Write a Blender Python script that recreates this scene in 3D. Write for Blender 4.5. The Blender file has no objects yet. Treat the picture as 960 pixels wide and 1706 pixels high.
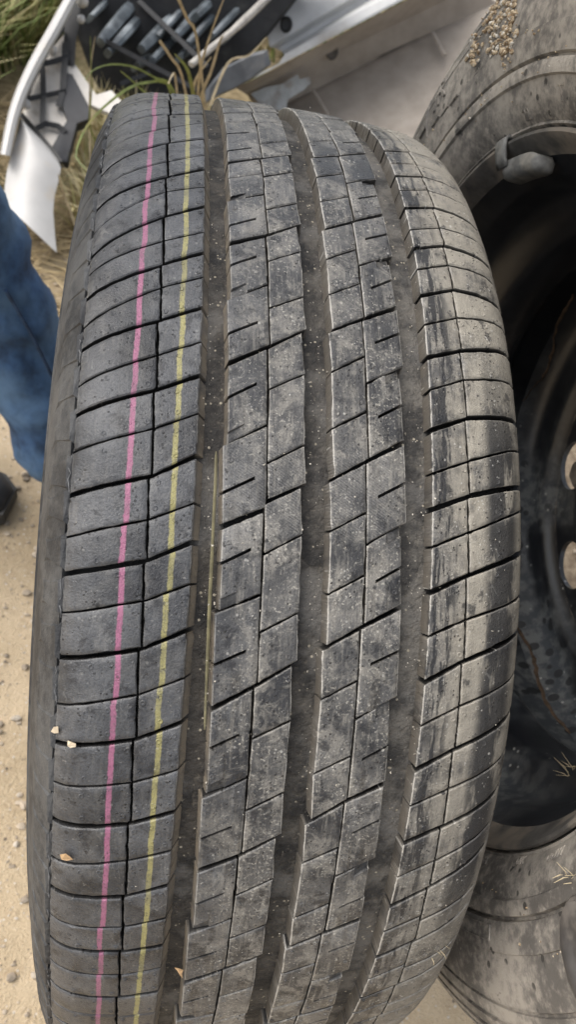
import bpy, bmesh, math, random
import numpy as np
from mathutils import Vector, Matrix, noise as mnoise
R_ = math.radians
rng = np.random.default_rng(7); random.seed(7)
S = bpy.context.scene
C = S.collection
# ---------------------------------------------------------------- camera (hand-held phone, looking down at the tread)
CAM = np.array([-0.066517, -0.349674, 0.819386])
RW = np.array([[0.98037, 0.059062, 0.188115], [-0.071253, -0.783476, 0.617323], [0.183844, -0.618609, -0.763888]])  # columns: image right, image down, forward
FPX = 1295.587
cam_data = bpy.data.cameras.new('camera'); cam = bpy.data.objects.new('camera', cam_data); C.objects.link(cam)
m = Matrix.Identity(4)
for r in range(3):
    m[r][0] = RW[r, 0]; m[r][1] = -RW[r, 1]; m[r][2] = -RW[r, 2]; m[r][3] = CAM[r]
cam.matrix_world = m
cam_data.sensor_fit = 'VERTICAL'; cam_data.sensor_height = 24; cam_data.lens = 24 * FPX / 1706
cam_data.clip_start = 0.02; cam_data.clip_end = 500
cam_data.dof.use_dof = True; cam_data.dof.focus_distance = 0.345; cam_data.dof.aperture_fstop = 10.0
S.camera = cam
# ---------------------------------------------------------------- light: hazy daylight
SUN_EL = R_(56)      # veiled sun, high, beyond the tyre on the left
world = bpy.data.worlds.new('World'); S.world = world; world.use_nodes = True
wn = world.node_tree; wn.nodes.clear()
sky = wn.nodes.new('ShaderNodeTexSky'); sky.sky_type = 'NISHITA'; sky.sun_disc = False
sky.sun_elevation = SUN_EL; sky.sun_rotation = R_(292); sky.air_density = 1.0; sky.dust_density = 4.0; sky.ozone_density = 1.0
hs = wn.nodes.new('ShaderNodeHueSaturation'); hs.inputs['Saturation'].default_value = 0.35
bg = wn.nodes.new('ShaderNodeBackground'); bg.inputs['Strength'].default_value = 0.15
wo = wn.nodes.new('ShaderNodeOutputWorld')
wn.links.new(sky.outputs[0], hs.inputs['Color']); wn.links.new(hs.outputs[0], bg.inputs['Color']); wn.links.new(bg.outputs[0], wo.inputs[0])
sl = bpy.data.lights.new('sun', 'SUN'); sl.energy = 0.95; sl.angle = R_(60); sl.color = (1.0, 0.96, 0.9)
sun = bpy.data.objects.new('sun', sl); C.objects.link(sun)
az = R_(292)   # Nishita rotation: direction to the sun = (sin az, cos az)
sd = Vector((math.sin(az) * math.cos(SUN_EL), math.cos(az) * math.cos(SUN_EL), math.sin(SUN_EL)))
sun.rotation_euler = sd.to_track_quat('Z', 'Y').to_euler()
S.view_settings.view_transform = 'Standard'; S.view_settings.look = 'None'; S.view_settings.gamma = 1.0
S.view_settings.exposure = 0.84
S.render.engine = 'CYCLES'

# ---------------------------------------------------------------- helpers
def at(x, y, t):
    """point seen at photograph pixel (x, y), t metres from the lens"""
    d = RW @ np.array([(x - 480) / FPX, (y - 853) / FPX, 1.0]); return CAM + d / np.linalg.norm(d) * t
def at_z(x, y, z):
    d = RW @ np.array([(x - 480) / FPX, (y - 853) / FPX, 1.0]); return CAM + d * ((z - CAM[2]) / d[2])
def empty(name, label, cat, loc=(0, 0, 0), group=None):
    o = bpy.data.objects.new(name, None); o.empty_display_size = .05; C.objects.link(o); o.location = loc
    tag(o, label, cat, group); return o
def tag(o, label, cat, group=None):
    o['label'] = label; o['category'] = cat
    if group: o['group'] = group
    return o
def wloc(o):
    l = np.zeros(3)
    while o is not None: l = l + np.array(o.location[:]); o = o.parent
    return l
def mesh_obj(name, V, F, mat, parent=None, smooth=True, angle=35, attrs=None, kind=None):
    if parent is not None: V = np.asarray(V, float) - wloc(parent)
    me = bpy.data.meshes.new(name); me.from_pydata([tuple(v) for v in V], [], F)
    if isinstance(mat, (list, tuple)):
        for q in mat: me.materials.append(q)
    else: me.materials.append(mat)
    if attrs:
        for k, v in attrs.items():
            v = np.asarray(v, dtype=np.float32)
            if v.ndim == 2:
                a = me.attributes.new(k, 'FLOAT_VECTOR', 'POINT'); a.data.foreach_set('vector', v.ravel())
            else:
                a = me.attributes.new(k, 'FLOAT', 'POINT'); a.data.foreach_set('value', v)
    if smooth:
        me.polygons.foreach_set('use_smooth', [True] * len(me.polygons)); me.set_sharp_from_angle(angle=R_(angle))
    me.update()
    o = bpy.data.objects.new(name, me); C.objects.link(o)
    if parent is not None: o.parent = parent
    if kind: o['kind'] = kind
    return o
class MB:
    """collects vertices and faces for one mesh"""
    def __init__(s): s.V = []; s.F = []
    def add(s, V, F):
        b = len(s.V); s.V += [tuple(v) for v in V]; s.F += [tuple(i + b for i in f) for f in F]
    def obj(s, name, mat, parent=None, **k): return mesh_obj(name, s.V, s.F, mat, parent, **k)
def nrm(v): v = np.asarray(v, float); return v / (np.linalg.norm(v) + 1e-12)
def tube(pts, rad, n=7, flat=1.0, cap=True):
    """tapered tube along pts; rad a number or a list; flat squashes it one way"""
    P = np.asarray(pts, float); k = len(P); rad = np.full(k, rad) if np.isscalar(rad) else np.asarray(rad, float)
    V = []; F = []; up = np.array([0.13, 0.29, 0.95])
    for i in range(k):
        t = nrm(P[min(i + 1, k - 1)] - P[max(i - 1, 0)]); a = nrm(np.cross(t, up)); b = np.cross(t, a)
        for j in range(n):
            w = 2 * math.pi * j / n; V.append(P[i] + rad[i] * (math.cos(w) * a + flat * math.sin(w) * b))
    for i in range(k - 1):
        for j in range(n): F.append((i * n + j, i * n + (j + 1) % n, (i + 1) * n + (j + 1) % n, (i + 1) * n + j))
    if cap: F.append(tuple(range(n - 1, -1, -1))); F.append(tuple(range((k - 1) * n, k * n)))
    return V, F
def spline(pts, n):
    P = np.asarray(pts, float); k = len(P); out = []
    for q in np.linspace(0, k - 1, n):
        i = min(int(q), k - 2); t = q - i
        p0, p1, p2, p3 = P[max(i - 1, 0)], P[i], P[i + 1], P[min(i + 2, k - 1)]
        out.append(.5 * ((2 * p1) + (-p0 + p2) * t + (2 * p0 - 5 * p1 + 4 * p2 - p3) * t * t + (-p0 + 3 * p1 - 3 * p2 + p3) * t ** 3))
    return np.array(out)
def slab(poly, thick, bev=0.0):
    """polygon (3-D points, roughly flat) given thickness away from the lens, with a small bevel"""
    P = np.asarray(poly, float); k = len(P); c = P.mean(0)
    nn = np.zeros(3)
    for i in range(k): nn += np.cross(P[i] - c, P[(i + 1) % k] - c)
    nn = nrm(nn)
    flip = nn @ (CAM - c) < 0
    if flip: P = P[::-1]; nn = -nn
    inn = c + (P - c) * (1 - bev / max(np.linalg.norm(P - c, axis=1).mean(), 1e-6))
    rings = [inn, P - nn * bev, P - nn * thick] if bev > 0 else [P, P - nn * thick]
    V = [v for r in rings for v in r]; F = [tuple(range(k))]
    for r in range(len(rings) - 1):
        for i in range(k): F.append((r * k + i, (r + 1) * k + i, (r + 1) * k + (i + 1) % k, r * k + (i + 1) % k))
    F.append(tuple(range(len(V) - 1, len(V) - k - 1, -1)))
    return V, F
_ico = None
def blob(c, r, jit=.25, sub=1):
    global _ico
    if _ico is None:
        _ico = {}
        for q in (1, 2):
            bm = bmesh.new(); bmesh.ops.create_icosphere(bm, subdivisions=q, radius=1.0)
            _ico[q] = (np.array([v.co[:] for v in bm.verts]), [tuple(v.index for v in f.verts) for f in bm.faces]); bm.free()
    V, F = _ico[sub]
    s = np.asarray(r) * (1 + jit * rng.uniform(-1, 1, 3))
    return np.asarray(c) + V * (1 + jit * .6 * rng.uniform(-1, 1, (len(V), 1))) * s, F

# ---------------------------------------------------------------- materials
class Mat:
    def __init__(s, name, rough=.6, spec=.5, metal=0.0):
        s.m = bpy.data.materials.new(name); s.m.use_nodes = True; s.t = s.m.node_tree
        s.b = s.t.nodes['Principled BSDF']; s.b.inputs['Roughness'].default_value = rough
        s.b.inputs['Specular IOR Level'].default_value = spec; s.b.inputs['Metallic'].default_value = metal
    def n(s, ty, props=None, **ins):
        q = s.t.nodes.new('ShaderNode' + ty)
        for k, v in (props or {}).items(): setattr(q, k, v)
        for k, v in ins.items():
            k = int(k[1:]) if k[0] == '_' and k[1:].isdigit() else k.replace('_', ' ')
            s.set(q.inputs[k], v)
        return q
    def set(s, inp, v):
        if hasattr(v, 'is_output') or isinstance(v, bpy.types.NodeSocket): s.t.links.new(v, inp)
        else:
            if inp.type == 'RGBA' and len(v) == 3: v = (*v, 1)
            inp.default_value = v
    def math(s, op, a, b=0.0, clamp=False): return s.n('Math', {'operation': op, 'use_clamp': clamp}, _0=a, _1=b).outputs[0]
    def mix(s, f, a, b, mode='MIX'):
        q = s.n('Mix', {'data_type': 'RGBA', 'blend_type': mode}); s.set(q.inputs[0], f); s.set(q.inputs[6], a); s.set(q.inputs[7], b); return q.outputs[2]
    def noise(s, vec, scale, detail=4, rough=.55, dist=0.0): return s.n('TexNoise', Vector=vec, Scale=scale, Detail=detail, Roughness=rough, Distortion=dist).outputs[0]
    def ramp(s, v, lo, hi, a=0.0, b=1.0):
        return s.n('MapRange', {'interpolation_type': 'SMOOTHSTEP'}, Value=v, From_Min=lo, From_Max=hi, To_Min=a, To_Max=b).outputs[0]
    def voro(s, vec, scale, feat='F1'): return s.n('TexVoronoi', {'feature': feat}, Vector=vec, Scale=scale).outputs['Distance']
    def pos(s): return s.n('NewGeometry').outputs['Position']
    def attr(s, name): return s.n('Attribute', {'attribute_name': name})
    def scale(s, vec, xyz): return s.n('VectorMath', {'operation': 'MULTIPLY'}, _0=vec, _1=xyz).outputs[0]
    def bump(s, h, st, dist=.001, prev=None):
        q = s.n('Bump', Strength=st, Distance=dist, Height=h)
        if prev is not None: s.set(q.inputs['Normal'], prev)
        return q.outputs[0]
    def out(s, color=None, rough=None, normal=None):
        if color is not None: s.set(s.b.inputs['Base Color'], color)
        if rough is not None: s.set(s.b.inputs['Roughness'], rough)
        if normal is not None: s.set(s.b.inputs['Normal'], normal)
        return s.m
def simple(name, col, rough=.6, var=.3, scale=60, bump=.2, dist=.001, dirt=None, dirt_scale=12, spec=.5, metal=0.0, dlo=.5, dhi=.7):
    q = Mat(name, rough, spec, metal); p = q.pos()
    nz = q.noise(p, scale)
    c = q.mix(q.ramp(nz, .3, .7), tuple(v * (1 - var) for v in col), tuple(min(v * (1 + var), 1) for v in col))
    if dirt: c = q.mix(q.ramp(q.noise(p, dirt_scale, 6), dlo, dhi), c, dirt)
    return q.out(c, None, q.bump(nz, bump, dist))

# ---------------------------------------------------------------- materials of the tyres
def rubber_tread():
    q = Mat('tread_rubber', .55, .5)
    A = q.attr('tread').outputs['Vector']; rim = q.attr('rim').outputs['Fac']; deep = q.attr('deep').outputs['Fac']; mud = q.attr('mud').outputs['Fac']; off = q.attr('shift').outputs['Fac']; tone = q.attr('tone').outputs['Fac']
    sx = q.n('SeparateXYZ', Vector=A); u, s = sx.outputs[0], sx.outputs[1]
    P = q.pos()
    big = q.noise(A, 26, 5, .6); mid = q.noise(A, 140, 5, .65); fine = q.noise(A, 1000, 4, .65)
    along = q.noise(q.scale(A, (420, 40, 1)), 1.0, 5, .65); along2 = q.noise(q.scale(A, (150, 22, 1)), 1.0, 5, .7)
    c = q.mix(q.ramp(big, .35, .68), (.022, .023, .026), (.046, .047, .050))
    chalky = q.ramp(u, -.052, -.012)                      # the middle and right ribs are chalkier than the smooth left shoulder
    film = q.math('ADD', q.math('MULTIPLY', q.ramp(big, .34, .66), .55), q.math('MULTIPLY', q.ramp(tone, 0, 1), .27))
    film = q.math('MULTIPLY', film, q.ramp(mid, .25, .7, .55, 1.15))
    c = q.mix(q.math('MULTIPLY', film, q.math('ADD', .72, q.math('MULTIPLY', chalky, .28))), c, q.mix(chalky, (.165, .170, .178), (.192, .183, .168)))
    k1 = q.math('MULTIPLY', q.ramp(along, .50, .74), q.math('ADD', q.math('MULTIPLY', chalky, .55), .15))
    k2 = q.math('MULTIPLY', q.ramp(q.math('ADD', q.math('MULTIPLY', along2, .6), q.math('MULTIPLY', mid, .4)), .50, .66), q.math('ADD', q.math('MULTIPLY', chalky, .60), .18))
    k3 = q.math('MULTIPLY', q.ramp(q.noise(A, 62, 7, .75, .6), .49, .60), q.math('ADD', q.math('MULTIPLY', chalky, .50), .10))
    c = q.mix(q.math('MAXIMUM', q.math('MAXIMUM', k1, k2), k3), c, q.mix(fine, (.21, .197, .172), (.40, .37, .315)))
    c = q.mix(q.math('MULTIPLY', q.ramp(fine, .48, .72), .6), c, (.020, .020, .022))
    gr_ = q.math('MULTIPLY', q.ramp(q.noise(A, 760, 3, .6), .55, .66), q.math('MULTIPLY', q.ramp(q.noise(A, 48, 4, .7), .42, .58), q.math('ADD', q.math('MULTIPLY', chalky, .62), .06)))
    c = q.mix(gr_, c, (.50, .47, .40))
    dk2 = q.math('MULTIPLY', q.ramp(q.noise(A, 85, 6, .75, .4), .53, .64), .8); c = q.mix(dk2, c, (.022, .022, .024))
    # heavy beige coat on the right-hand shoulder
    sh = q.ramp(q.math('ADD', u, q.math('MULTIPLY', q.math('SUBTRACT', mid, .5), .02)), .044, .066)
    d = q.math('MULTIPLY', sh, q.ramp(q.math('ADD', q.math('MULTIPLY', q.noise(A, 40, 6, .65), .75), q.math('MULTIPLY', along, .25)), .34, .52), True)
    d = q.math('MULTIPLY', d, q.ramp(s, -.20, .02, .45, 1.0))
    c = q.mix(q.math('MULTIPLY', d, .9), c, q.mix(mid, (.22, .20, .165), (.44, .40, .325)))
    # damp, wiped bands and patches
    band = q.math('MULTIPLY', q.ramp(u, .070, .075), q.ramp(u, .091, .085)); bs = q.math('MULTIPLY', q.ramp(s, -.19, -.13), q.ramp(s, .11, .05))
    wob = q.ramp(q.noise(q.scale(A, (70, 16, 1)), 1.0, 5, .65), .40, .50)
    wet = q.math('MULTIPLY', q.math('MULTIPLY', band, bs), wob)
    band2 = q.math('MULTIPLY', q.ramp(u, .044, .048), q.ramp(u, .062, .056))
    wet = q.math('MAXIMUM', wet, q.math('MULTIPLY', band2, q.ramp(q.noise(q.scale(A, (90, 13, 1)), 3.0, 5, .65), .47, .56)))
    pt = q.math('MULTIPLY', q.ramp(s, .185, .2), q.math('MULTIPLY', q.ramp(s, .245, .225), q.math('MULTIPLY', q.ramp(u, .002, .012), q.ramp(u, .044, .034))))
    wet = q.math('MAXIMUM', wet, q.math('MULTIPLY', pt, q.ramp(q.noise(A, 70, 5, .6), .38, .5)))
    wet = q.math('MAXIMUM', wet, q.math('MULTIPLY', q.ramp(q.noise(A, 42, 6, .7), .60, .65), .8))
    c = q.mix(q.math('MULTIPLY', wet, .9), c, (.018, .019, .022))
    pit = q.math('MULTIPLY', q.ramp(q.voro(A, 420), .22, .14), q.ramp(q.noise(A, 70, 3), .46, .56)); c = q.mix(q.math('MULTIPLY', pit, .8), c, (.012, .012, .013))
    # single curved scratches
    sw = q.n('VectorMath', {'operation': 'ADD'}, _0=A, _1=q.scale(q.n('TexNoise', Vector=A, Scale=70.0, Detail=3.0).outputs[1], (.012, .012, 0))).outputs[0]
    scr = q.math('MULTIPLY', q.ramp(q.math('ABSOLUTE', q.math('SUBTRACT', q.noise(q.scale(sw, (120, 60, 1)), 1.0, 1), .5)), .010, .003), q.ramp(q.noise(A, 45, 3), .52, .64))
    c = q.mix(q.math('MULTIPLY', scr, .2), c, (.36, .35, .32))
    # painted marking lines
    w = q.math('ADD', u, q.math('MULTIPLY', q.math('SUBTRACT', q.noise(q.scale(A, (0, 60, 0)), 1.0, 2), .5), .0016)); w = q.math('ADD', w, off)
    rag = q.math('MULTIPLY', q.math('SUBTRACT', q.noise(A, 500, 3), .5), .0008)
    def line(x, hw, s_): return q.ramp(q.math('ADD', q.math('ABSOLUTE', q.math('SUBTRACT', w, x)), rag), hw + .0003, hw - .0002)
    worn = q.math('MULTIPLY', q.ramp(q.noise(A, 320, 5, .7), .30, .46, .35, .95), q.math('MULTIPLY', q.ramp(q.noise(q.scale(A, (900, 900, 1)), 1.0, 3), .3, .5, .6, 1), q.ramp(q.noise(q.scale(A, (30, 42, 1)), 1.0, 3), .32, .52, .55, 1)))
    top = q.ramp(deep, .75, .45)
    c = q.mix(q.math('MULTIPLY', q.math('MULTIPLY', line(-.0712, .00095, 0), worn), top), c, q.mix(mid, (.27, .085, .155), (.43, .165, .26)))
    c = q.mix(q.math('MULTIPLY', q.math('MULTIPLY', line(-.0543, .00095, 0), worn), top), c, q.mix(mid, (.26, .235, .085), (.39, .35, .15)))
    # rubbed chalk on the blocks' edges, edge light painted in with it; mud in grooves
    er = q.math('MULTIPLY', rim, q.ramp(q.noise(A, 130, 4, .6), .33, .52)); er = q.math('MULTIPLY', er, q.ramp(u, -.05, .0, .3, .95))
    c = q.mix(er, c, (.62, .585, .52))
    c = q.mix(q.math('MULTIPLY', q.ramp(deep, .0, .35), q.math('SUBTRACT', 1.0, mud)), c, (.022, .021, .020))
    c = q.mix(q.math('MULTIPLY', q.math('MULTIPLY', q.ramp(deep, .0, .45), mud), q.ramp(q.noise(A, 80, 4), .3, .6, .35, .95)), c, q.mix(q.ramp(u, -.050, -.044), (.05, .046, .04), q.mix(q.ramp(u, -.040, -.030), (.30, .25, .185), (.15, .132, .108))))
    spk = q.ramp(q.voro(A, 230), .16, .11); spk = q.math('MULTIPLY', spk, q.ramp(q.noise(A, 90, 3), .52, .6))
    c = q.mix(q.math('MULTIPLY', q.math('MULTIPLY', spk, q.ramp(u, -.06, .0, .2, .8)), .8), c, (.55, .53, .48)); sp2 = q.math('MULTIPLY', q.ramp(q.voro(A, 520), .24, .16), q.ramp(q.noise(A, 120, 4, .7), .54, .62)); c = q.mix(q.math('MULTIPLY', q.math('MULTIPLY', sp2, q.ramp(u, -.06, .0, .25, .8)), .75), c, (.55, .53, .48))
    dk = q.math('MULTIPLY', q.ramp(q.voro(q.scale(A, (1, 1, 1)), 130), .15, .1), q.ramp(q.noise(A, 60, 3), .56, .62))
    c = q.mix(q.math('MULTIPLY', dk, .85), c, (.018, .018, .019))
    rr = q.math('ADD', q.math('ADD', q.ramp(mid, .3, .7, .30, .46), q.math('MULTIPLY', chalky, .08)), q.math('MULTIPLY', d, .25), True)
    rr = q.math('SUBTRACT', rr, q.math('MULTIPLY', wet, .12))
    hat = q.n('TexWave', {'bands_direction': 'DIAGONAL'}, Vector=q.scale(A, (1, 1.6, 0)), Scale=330.0, Distortion=.4).outputs['Fac']
    hm = q.math('MULTIPLY', q.math('MULTIPLY', q.ramp(s, .008, .016), q.ramp(s, .052, .040)), q.math('MULTIPLY', q.ramp(u, -.036, -.030), q.ramp(u, .034, .026))); hat = q.math('MULTIPLY', hat, q.math('MULTIPLY', hm, q.ramp(mid, .35, .55)))
    c = q.mix(q.math('MULTIPLY', hat, .35), c, (.27, .262, .245))
    b = q.bump(q.math('ADD', fine, q.math('SUBTRACT', mid, pit)), .7, .0006)
    b = q.bump(hat, .4, .0003, b); b = q.bump(along, .25, .0010, b)
    return q.out(c, rr, b)
def rubber_groove():
    q = Mat('groove_rubber', .7, .35)
    A = q.attr('tread').outputs['Vector']; u = q.n('SeparateXYZ', Vector=A).outputs[0]
    n1 = q.noise(A, 60, 5, .65); n2 = q.noise(A, 350, 4, .6)
    c = q.mix(q.ramp(n1, .35, .65), (.022, .021, .020), (.070, .062, .052))
    c = q.mix(q.ramp(q.math('ADD', u, q.math('MULTIPLY', n1, .03)), .0, .05), c, q.mix(q.ramp(n1, .40, .60), (.050, .047, .043), (.155, .142, .122)))
    c = q.mix(q.math('MULTIPLY', q.ramp(n2, .55, .72), .5), c, (.19, .165, .13)); c = q.mix(q.math('MULTIPLY', q.ramp(q.noise(A, 24, 4, .6), .5, .62), .6), c, (.17, .16, .145))
    spk = q.math('MULTIPLY', q.ramp(q.voro(A, 300), .2, .12), q.ramp(q.noise(A, 100, 3), .48, .56))
    c = q.mix(spk, c, (.42, .37, .28))
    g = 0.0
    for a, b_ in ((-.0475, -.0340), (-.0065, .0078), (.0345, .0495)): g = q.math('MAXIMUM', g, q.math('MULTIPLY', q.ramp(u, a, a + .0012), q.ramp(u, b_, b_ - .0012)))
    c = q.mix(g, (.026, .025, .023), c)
    return q.out(c, None, q.bump(q.math('ADD', n1, n2), .9, .002))
def rubber_side(name, lo, hi, dust, dust_amt=.5, wet=True, radial=0.0):
    """sidewall rubber; attribute ring = (angle x radius, radius, offset)"""
    q = Mat(name, .62, .4); P = q.pos(); A = q.attr('ring').outputs['Vector']
    n1 = q.noise(P, 22, 5, .6); n2 = q.noise(P, 170, 5, .65); n3 = q.noise(P, 900, 3)
    c = q.mix(q.ramp(n1, .35, .65), lo, hi)
    c = q.mix(q.math('MULTIPLY', q.ramp(q.math('ADD', q.math('MULTIPLY', n2, .5), q.math('MULTIPLY', n1, .5)), .42, .6), dust_amt), c, dust)
    if wet:
        run = q.ramp(q.noise(q.scale(P, (120, 42, 42)), 1.0, 4, .6), .65, .68)
        c = q.mix(q.math('MULTIPLY', run, .8), c, (.03, .03, .03))
        sp = q.math('MULTIPLY', q.ramp(q.voro(P, 90), .2, .14), q.ramp(q.noise(P, 40, 3), .5, .56)); c = q.mix(q.math('MULTIPLY', sp, .8), c, (.03, .028, .026))
        wsp = q.math('MULTIPLY', q.ramp(q.voro(P, 210), .17, .1), q.ramp(q.noise(P, 55, 3), .5, .58)); c = q.mix(q.math('MULTIPLY', wsp, .7), c, (.4, .37, .32))
    b = q.bump(q.math('ADD', n2, n3), .45, .0008)
    if radial:
        rib = q.n('TexWave', {'bands_direction': 'X'}, Vector=q.scale(A, (1, 0, 0)), Scale=radial, Distortion=0.0).outputs['Fac']
        r = q.n('SeparateXYZ', Vector=A).outputs[1]
        b = q.bump(q.math('MULTIPLY', rib, q.ramp(r, .2425, .2435)), .5, .0004, b)
    return q.out(c, None, b)
M_TREAD = rubber_tread(); M_GROOVE = rubber_groove()
M_SIDE = rubber_side('sidewall_rubber', (.022, .023, .025), (.046, .048, .051), (.13, .128, .122), .45, False)
# ---------------------------------------------------------------- the tyre in front: blocks cut by grooves and sipes
EL = R_(55)                                   # the lens looks at the tread from 55 degrees above the axle's level
R0 = .32
PROF = np.array([(-.1075, .240), (-.108, .252), (-.1078, .260), (-.1086, .2608), (-.1085, .2628), (-.1074, .2638), (-.1067, .270), (-.1046, .281), (-.1018, .2900), (-.0985, .2985), (-.094, .3065), (-.089, .3115), (-.083, .3145), (-.075, .3165), (-.05, .3187), (-.025, .3197), (0, .32),
    (.025, .3197), (.05, .3187), (.075, .3165), (.083, .3143), (.089, .3105), (.093, .3055), (.0965, .2985), (.100, .2895), (.1025, .279), (.104, .268), (.1045, .255), (.104, .240)])
def rad(u): return float(np.interp(u, PROF[:, 0], PROF[:, 1]))
def tp(u, th, r):
    """tyre surface: u along the axle (metres), th round the tyre (degrees, 0 faces the lens), r radius"""
    w = R_(th) + EL; return (u, -r * math.cos(w), R0 + r * math.sin(w))
EVENTS = {
    '1L': [('T',42.07,44.79), ('t',37.52,41.15), ('T',34.15,37.93), ('t',31.54,34.69), ('T',29.26,32.36), ('t',26.41,30.38), ('T',23.77,27.26), ('t',21.99,24.63), ('T',19.6,22.16), ('t',17.12,20.08), ('T',15.13,17.16), ('t',12.25,14.37), ('T',9.97,11.7), ('t',7.23,8.85), ('T',4.14,5.51), ('t',1.21,2.56), ('T',-1.34,-0.23), ('t',-4.04,-2.87), ('T',-7.16,-6.11), ('t',-10.49,-9.18), ('T',-13.3,-12.32), ('t',-16.37,-15.47), ('T',-19.39,-18.68), ('t',-22.7,-21.69), ('T',-25.48,-24.9), ('t',-28.41,-27.94), ('T',-31.03,-30.65), ('t',-33.82,-33.55), ('T',-36.91,-36.77)],
    '1R': [('t',48.07,49.89), ('T',44.76,45.75), ('t',41.12,42.92), ('T',37.92,39.24), ('t',34.68,36.2), ('T',32.35,33.89), ('t',30.4,31.36), ('T',27.33,28.82), ('t',24.63,25.81), ('T',22.26,23.65), ('t',20.09,21.28), ('T',17.2,18.52), ('t',14.37,15.63), ('T',11.69,12.99), ('t',8.84,10.14), ('T',5.47,7.11), ('t',2.54,3.83), ('T',-0.21,1.18), ('t',-2.9,-1.63), ('T',-6.12,-4.69), ('t',-9.2,-7.92), ('T',-12.33,-10.99), ('t',-15.49,-14.42), ('T',-18.64,-17.57), ('t',-21.71,-20.73), ('T',-24.9,-23.74), ('t',-27.95,-26.91), ('T',-30.66,-29.79), ('t',-33.56,-32.45), ('T',-36.75,-35.72), ('t',-40.12,-38.97)],
    '2L': [('T',46.96,48.57), ('F',43.79,45.13), ('s',40.82,42.11), ('s',37.34,38.74), ('T',35.33,36.74), ('F',32.92,34.21), ('C',29.82,31.21), ('s',26.76,28.31), ('T',24.87,26.17), ('s',22.64,24.17), ('C',19.44,21.15), ('s',16.45,18.1), ('T',14.09,15.69), ('s',11.45,13.13), ('C',8.02,9.67), ('s',4.65,6.27), ('T',2.36,3.67), ('s',-0.13,1.34), ('C',-3.41,-2.09), ('s',-6.97,-5.51), ('T',-10.01,-8.32), ('s',-12.8,-11.34), ('C',-16.47,-14.87), ('s',-19.74,-18.29), ('T',-22.45,-21.13), ('s',-25.52,-24.05), ('C',-28.57,-26.97), ('s',-31.62,-30.16), ('T',-34.47,-32.83), ('s',-37.47,-36), ('C',-40.75,-39.46)],
    '2R': [('T',48.58,50.29), ('F',44.71,46.22), ('F',39.54,41.01), ('T',36.74,38.15), ('F',33.73,35.13), ('F',29.24,30.52), ('T',26.19,27.79), ('F',23.44,24.83), ('F',18.97,20.34), ('T',15.69,17.31), ('F',12.3,13.76), ('F',6.88,8.37), ('T',4.18,5.49), ('F',0.59,2.07), ('F',-4.71,-3.26), ('T',-8.32,-6.69), ('F',-12.09,-10.71), ('F',-17.5,-16.03), ('T',-21.12,-19.53), ('F',-24.79,-23.26), ('F',-29.21,-27.8), ('T',-32.83,-31.34), ('F',-36.73,-35.32)],
    '3L': [('F',51.66,53.37), ('F',46.86,48.56), ('F',41.59,43.2), ('T',38.3,39.59), ('F',34.84,36.19), ('F',31.22,32.58), ('T',27.67,29.19), ('F',24.38,25.95), ('F',20.84,22.33), ('T',17.53,18.96), ('F',14.14,15.75), ('F',9.78,11.28), ('T',6.04,7.6), ('F',2.45,3.9), ('F',-1.93,-0.47), ('T',-5.59,-4.07), ('F',-9.21,-7.8), ('F',-14.63,-13.28), ('T',-18.46,-16.8), ('F',-21.94,-20.64), ('F',-27.25,-25.85), ('T',-30.51,-29.04), ('F',-33.79,-32.58), ('F',-39.2,-38.03)],
    '3R': [('T',45.82,47.37), ('s',42.31,44.12), ('T',39.59,41.29), ('C',34.63,36.07), ('s',32.01,33.39), ('T',29.19,30.78), ('s',26.69,28.21), ('C',24.15,25.64), ('s',21.48,23.1), ('T',18.95,20.43), ('s',16.46,18.05), ('C',13.49,15.11), ('s',10.46,12.03), ('T',7.6,9.18), ('s',4.55,6.2), ('C',1.61,3.27), ('s',-1.34,0.19), ('T',-4.07,-2.59), ('s',-7.06,-5.66), ('C',-10.63,-9.02), ('s',-13.99,-12.56), ('T',-16.79,-15.47), ('s',-19.87,-18.36), ('C',-23.3,-21.76), ('s',-26.69,-25.37), ('T',-29.01,-27.73), ('s',-31.6,-30.28), ('C',-35.19,-33.96), ('s',-38.71,-37.43)],
    '4L': [('T',50.57,52.15), ('t',46.63,48.21), ('T',43.09,44.67), ('t',40.04,41.38), ('T',37.57,38.74), ('t',35.04,36.27), ('T',32.31,33.4), ('t',29.37,30.51), ('T',27.05,28.18), ('t',24.7,25.9), ('T',21.96,23.15), ('t',19.18,20.36), ('T',16.27,17.32), ('t',13.54,14.78), ('T',10.36,11.58), ('t',7.08,8.22), ('T',4.45,5.6), ('t',1.72,2.95), ('T',-1.5,-0.19), ('t',-4.63,-3.36), ('T',-7.91,-6.39), ('t',-11.12,-9.72), ('T',-14.48,-12.99), ('t',-17.38,-16.16), ('T',-20.52,-19.34), ('t',-23.68,-22.4), ('T',-26.6,-25.04), ('t',-29.4,-28.05), ('T',-32.57,-31), ('t',-35.66,-34.08), ('T',-38.85,-37.28)],
    '4R': [('T',52.94,52.17), ('t',49.04,48.26), ('T',44.9,44.13), ('t',41.42,40.64), ('T',38.79,38.27), ('t',36.25,35.5), ('T',33.46,32.68), ('t',30.56,30.15), ('T',28.2,27.69), ('t',25.9,25.74), ('T',23.25,23.08), ('t',20.4,20.95), ('T',17.32,18.34), ('t',14.78,15.6), ('T',11.64,12.32), ('t',8.24,9.87), ('T',5.64,6.88), ('t',2.93,4.92), ('T',-0.19,1.61), ('t',-3.37,-1.81), ('T',-6.4,-4.55), ('t',-9.72,-7.88), ('T',-13.03,-10.94), ('t',-16.16,-14.16), ('T',-19.36,-17.08), ('t',-22.46,-19.94), ('T',-25.03,-21.97)],
}
BOUND = {'1L': (-.0925, -.063), '1R': (-.063, -.0465), '2L': (-.0355, -.0195), '2R': (-.0195, -.005), '3L': (.0063, .0207), '3R': (.0207, .036), '4L': (.0482, .0642), '4R': (.0642, .0935)}
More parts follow.
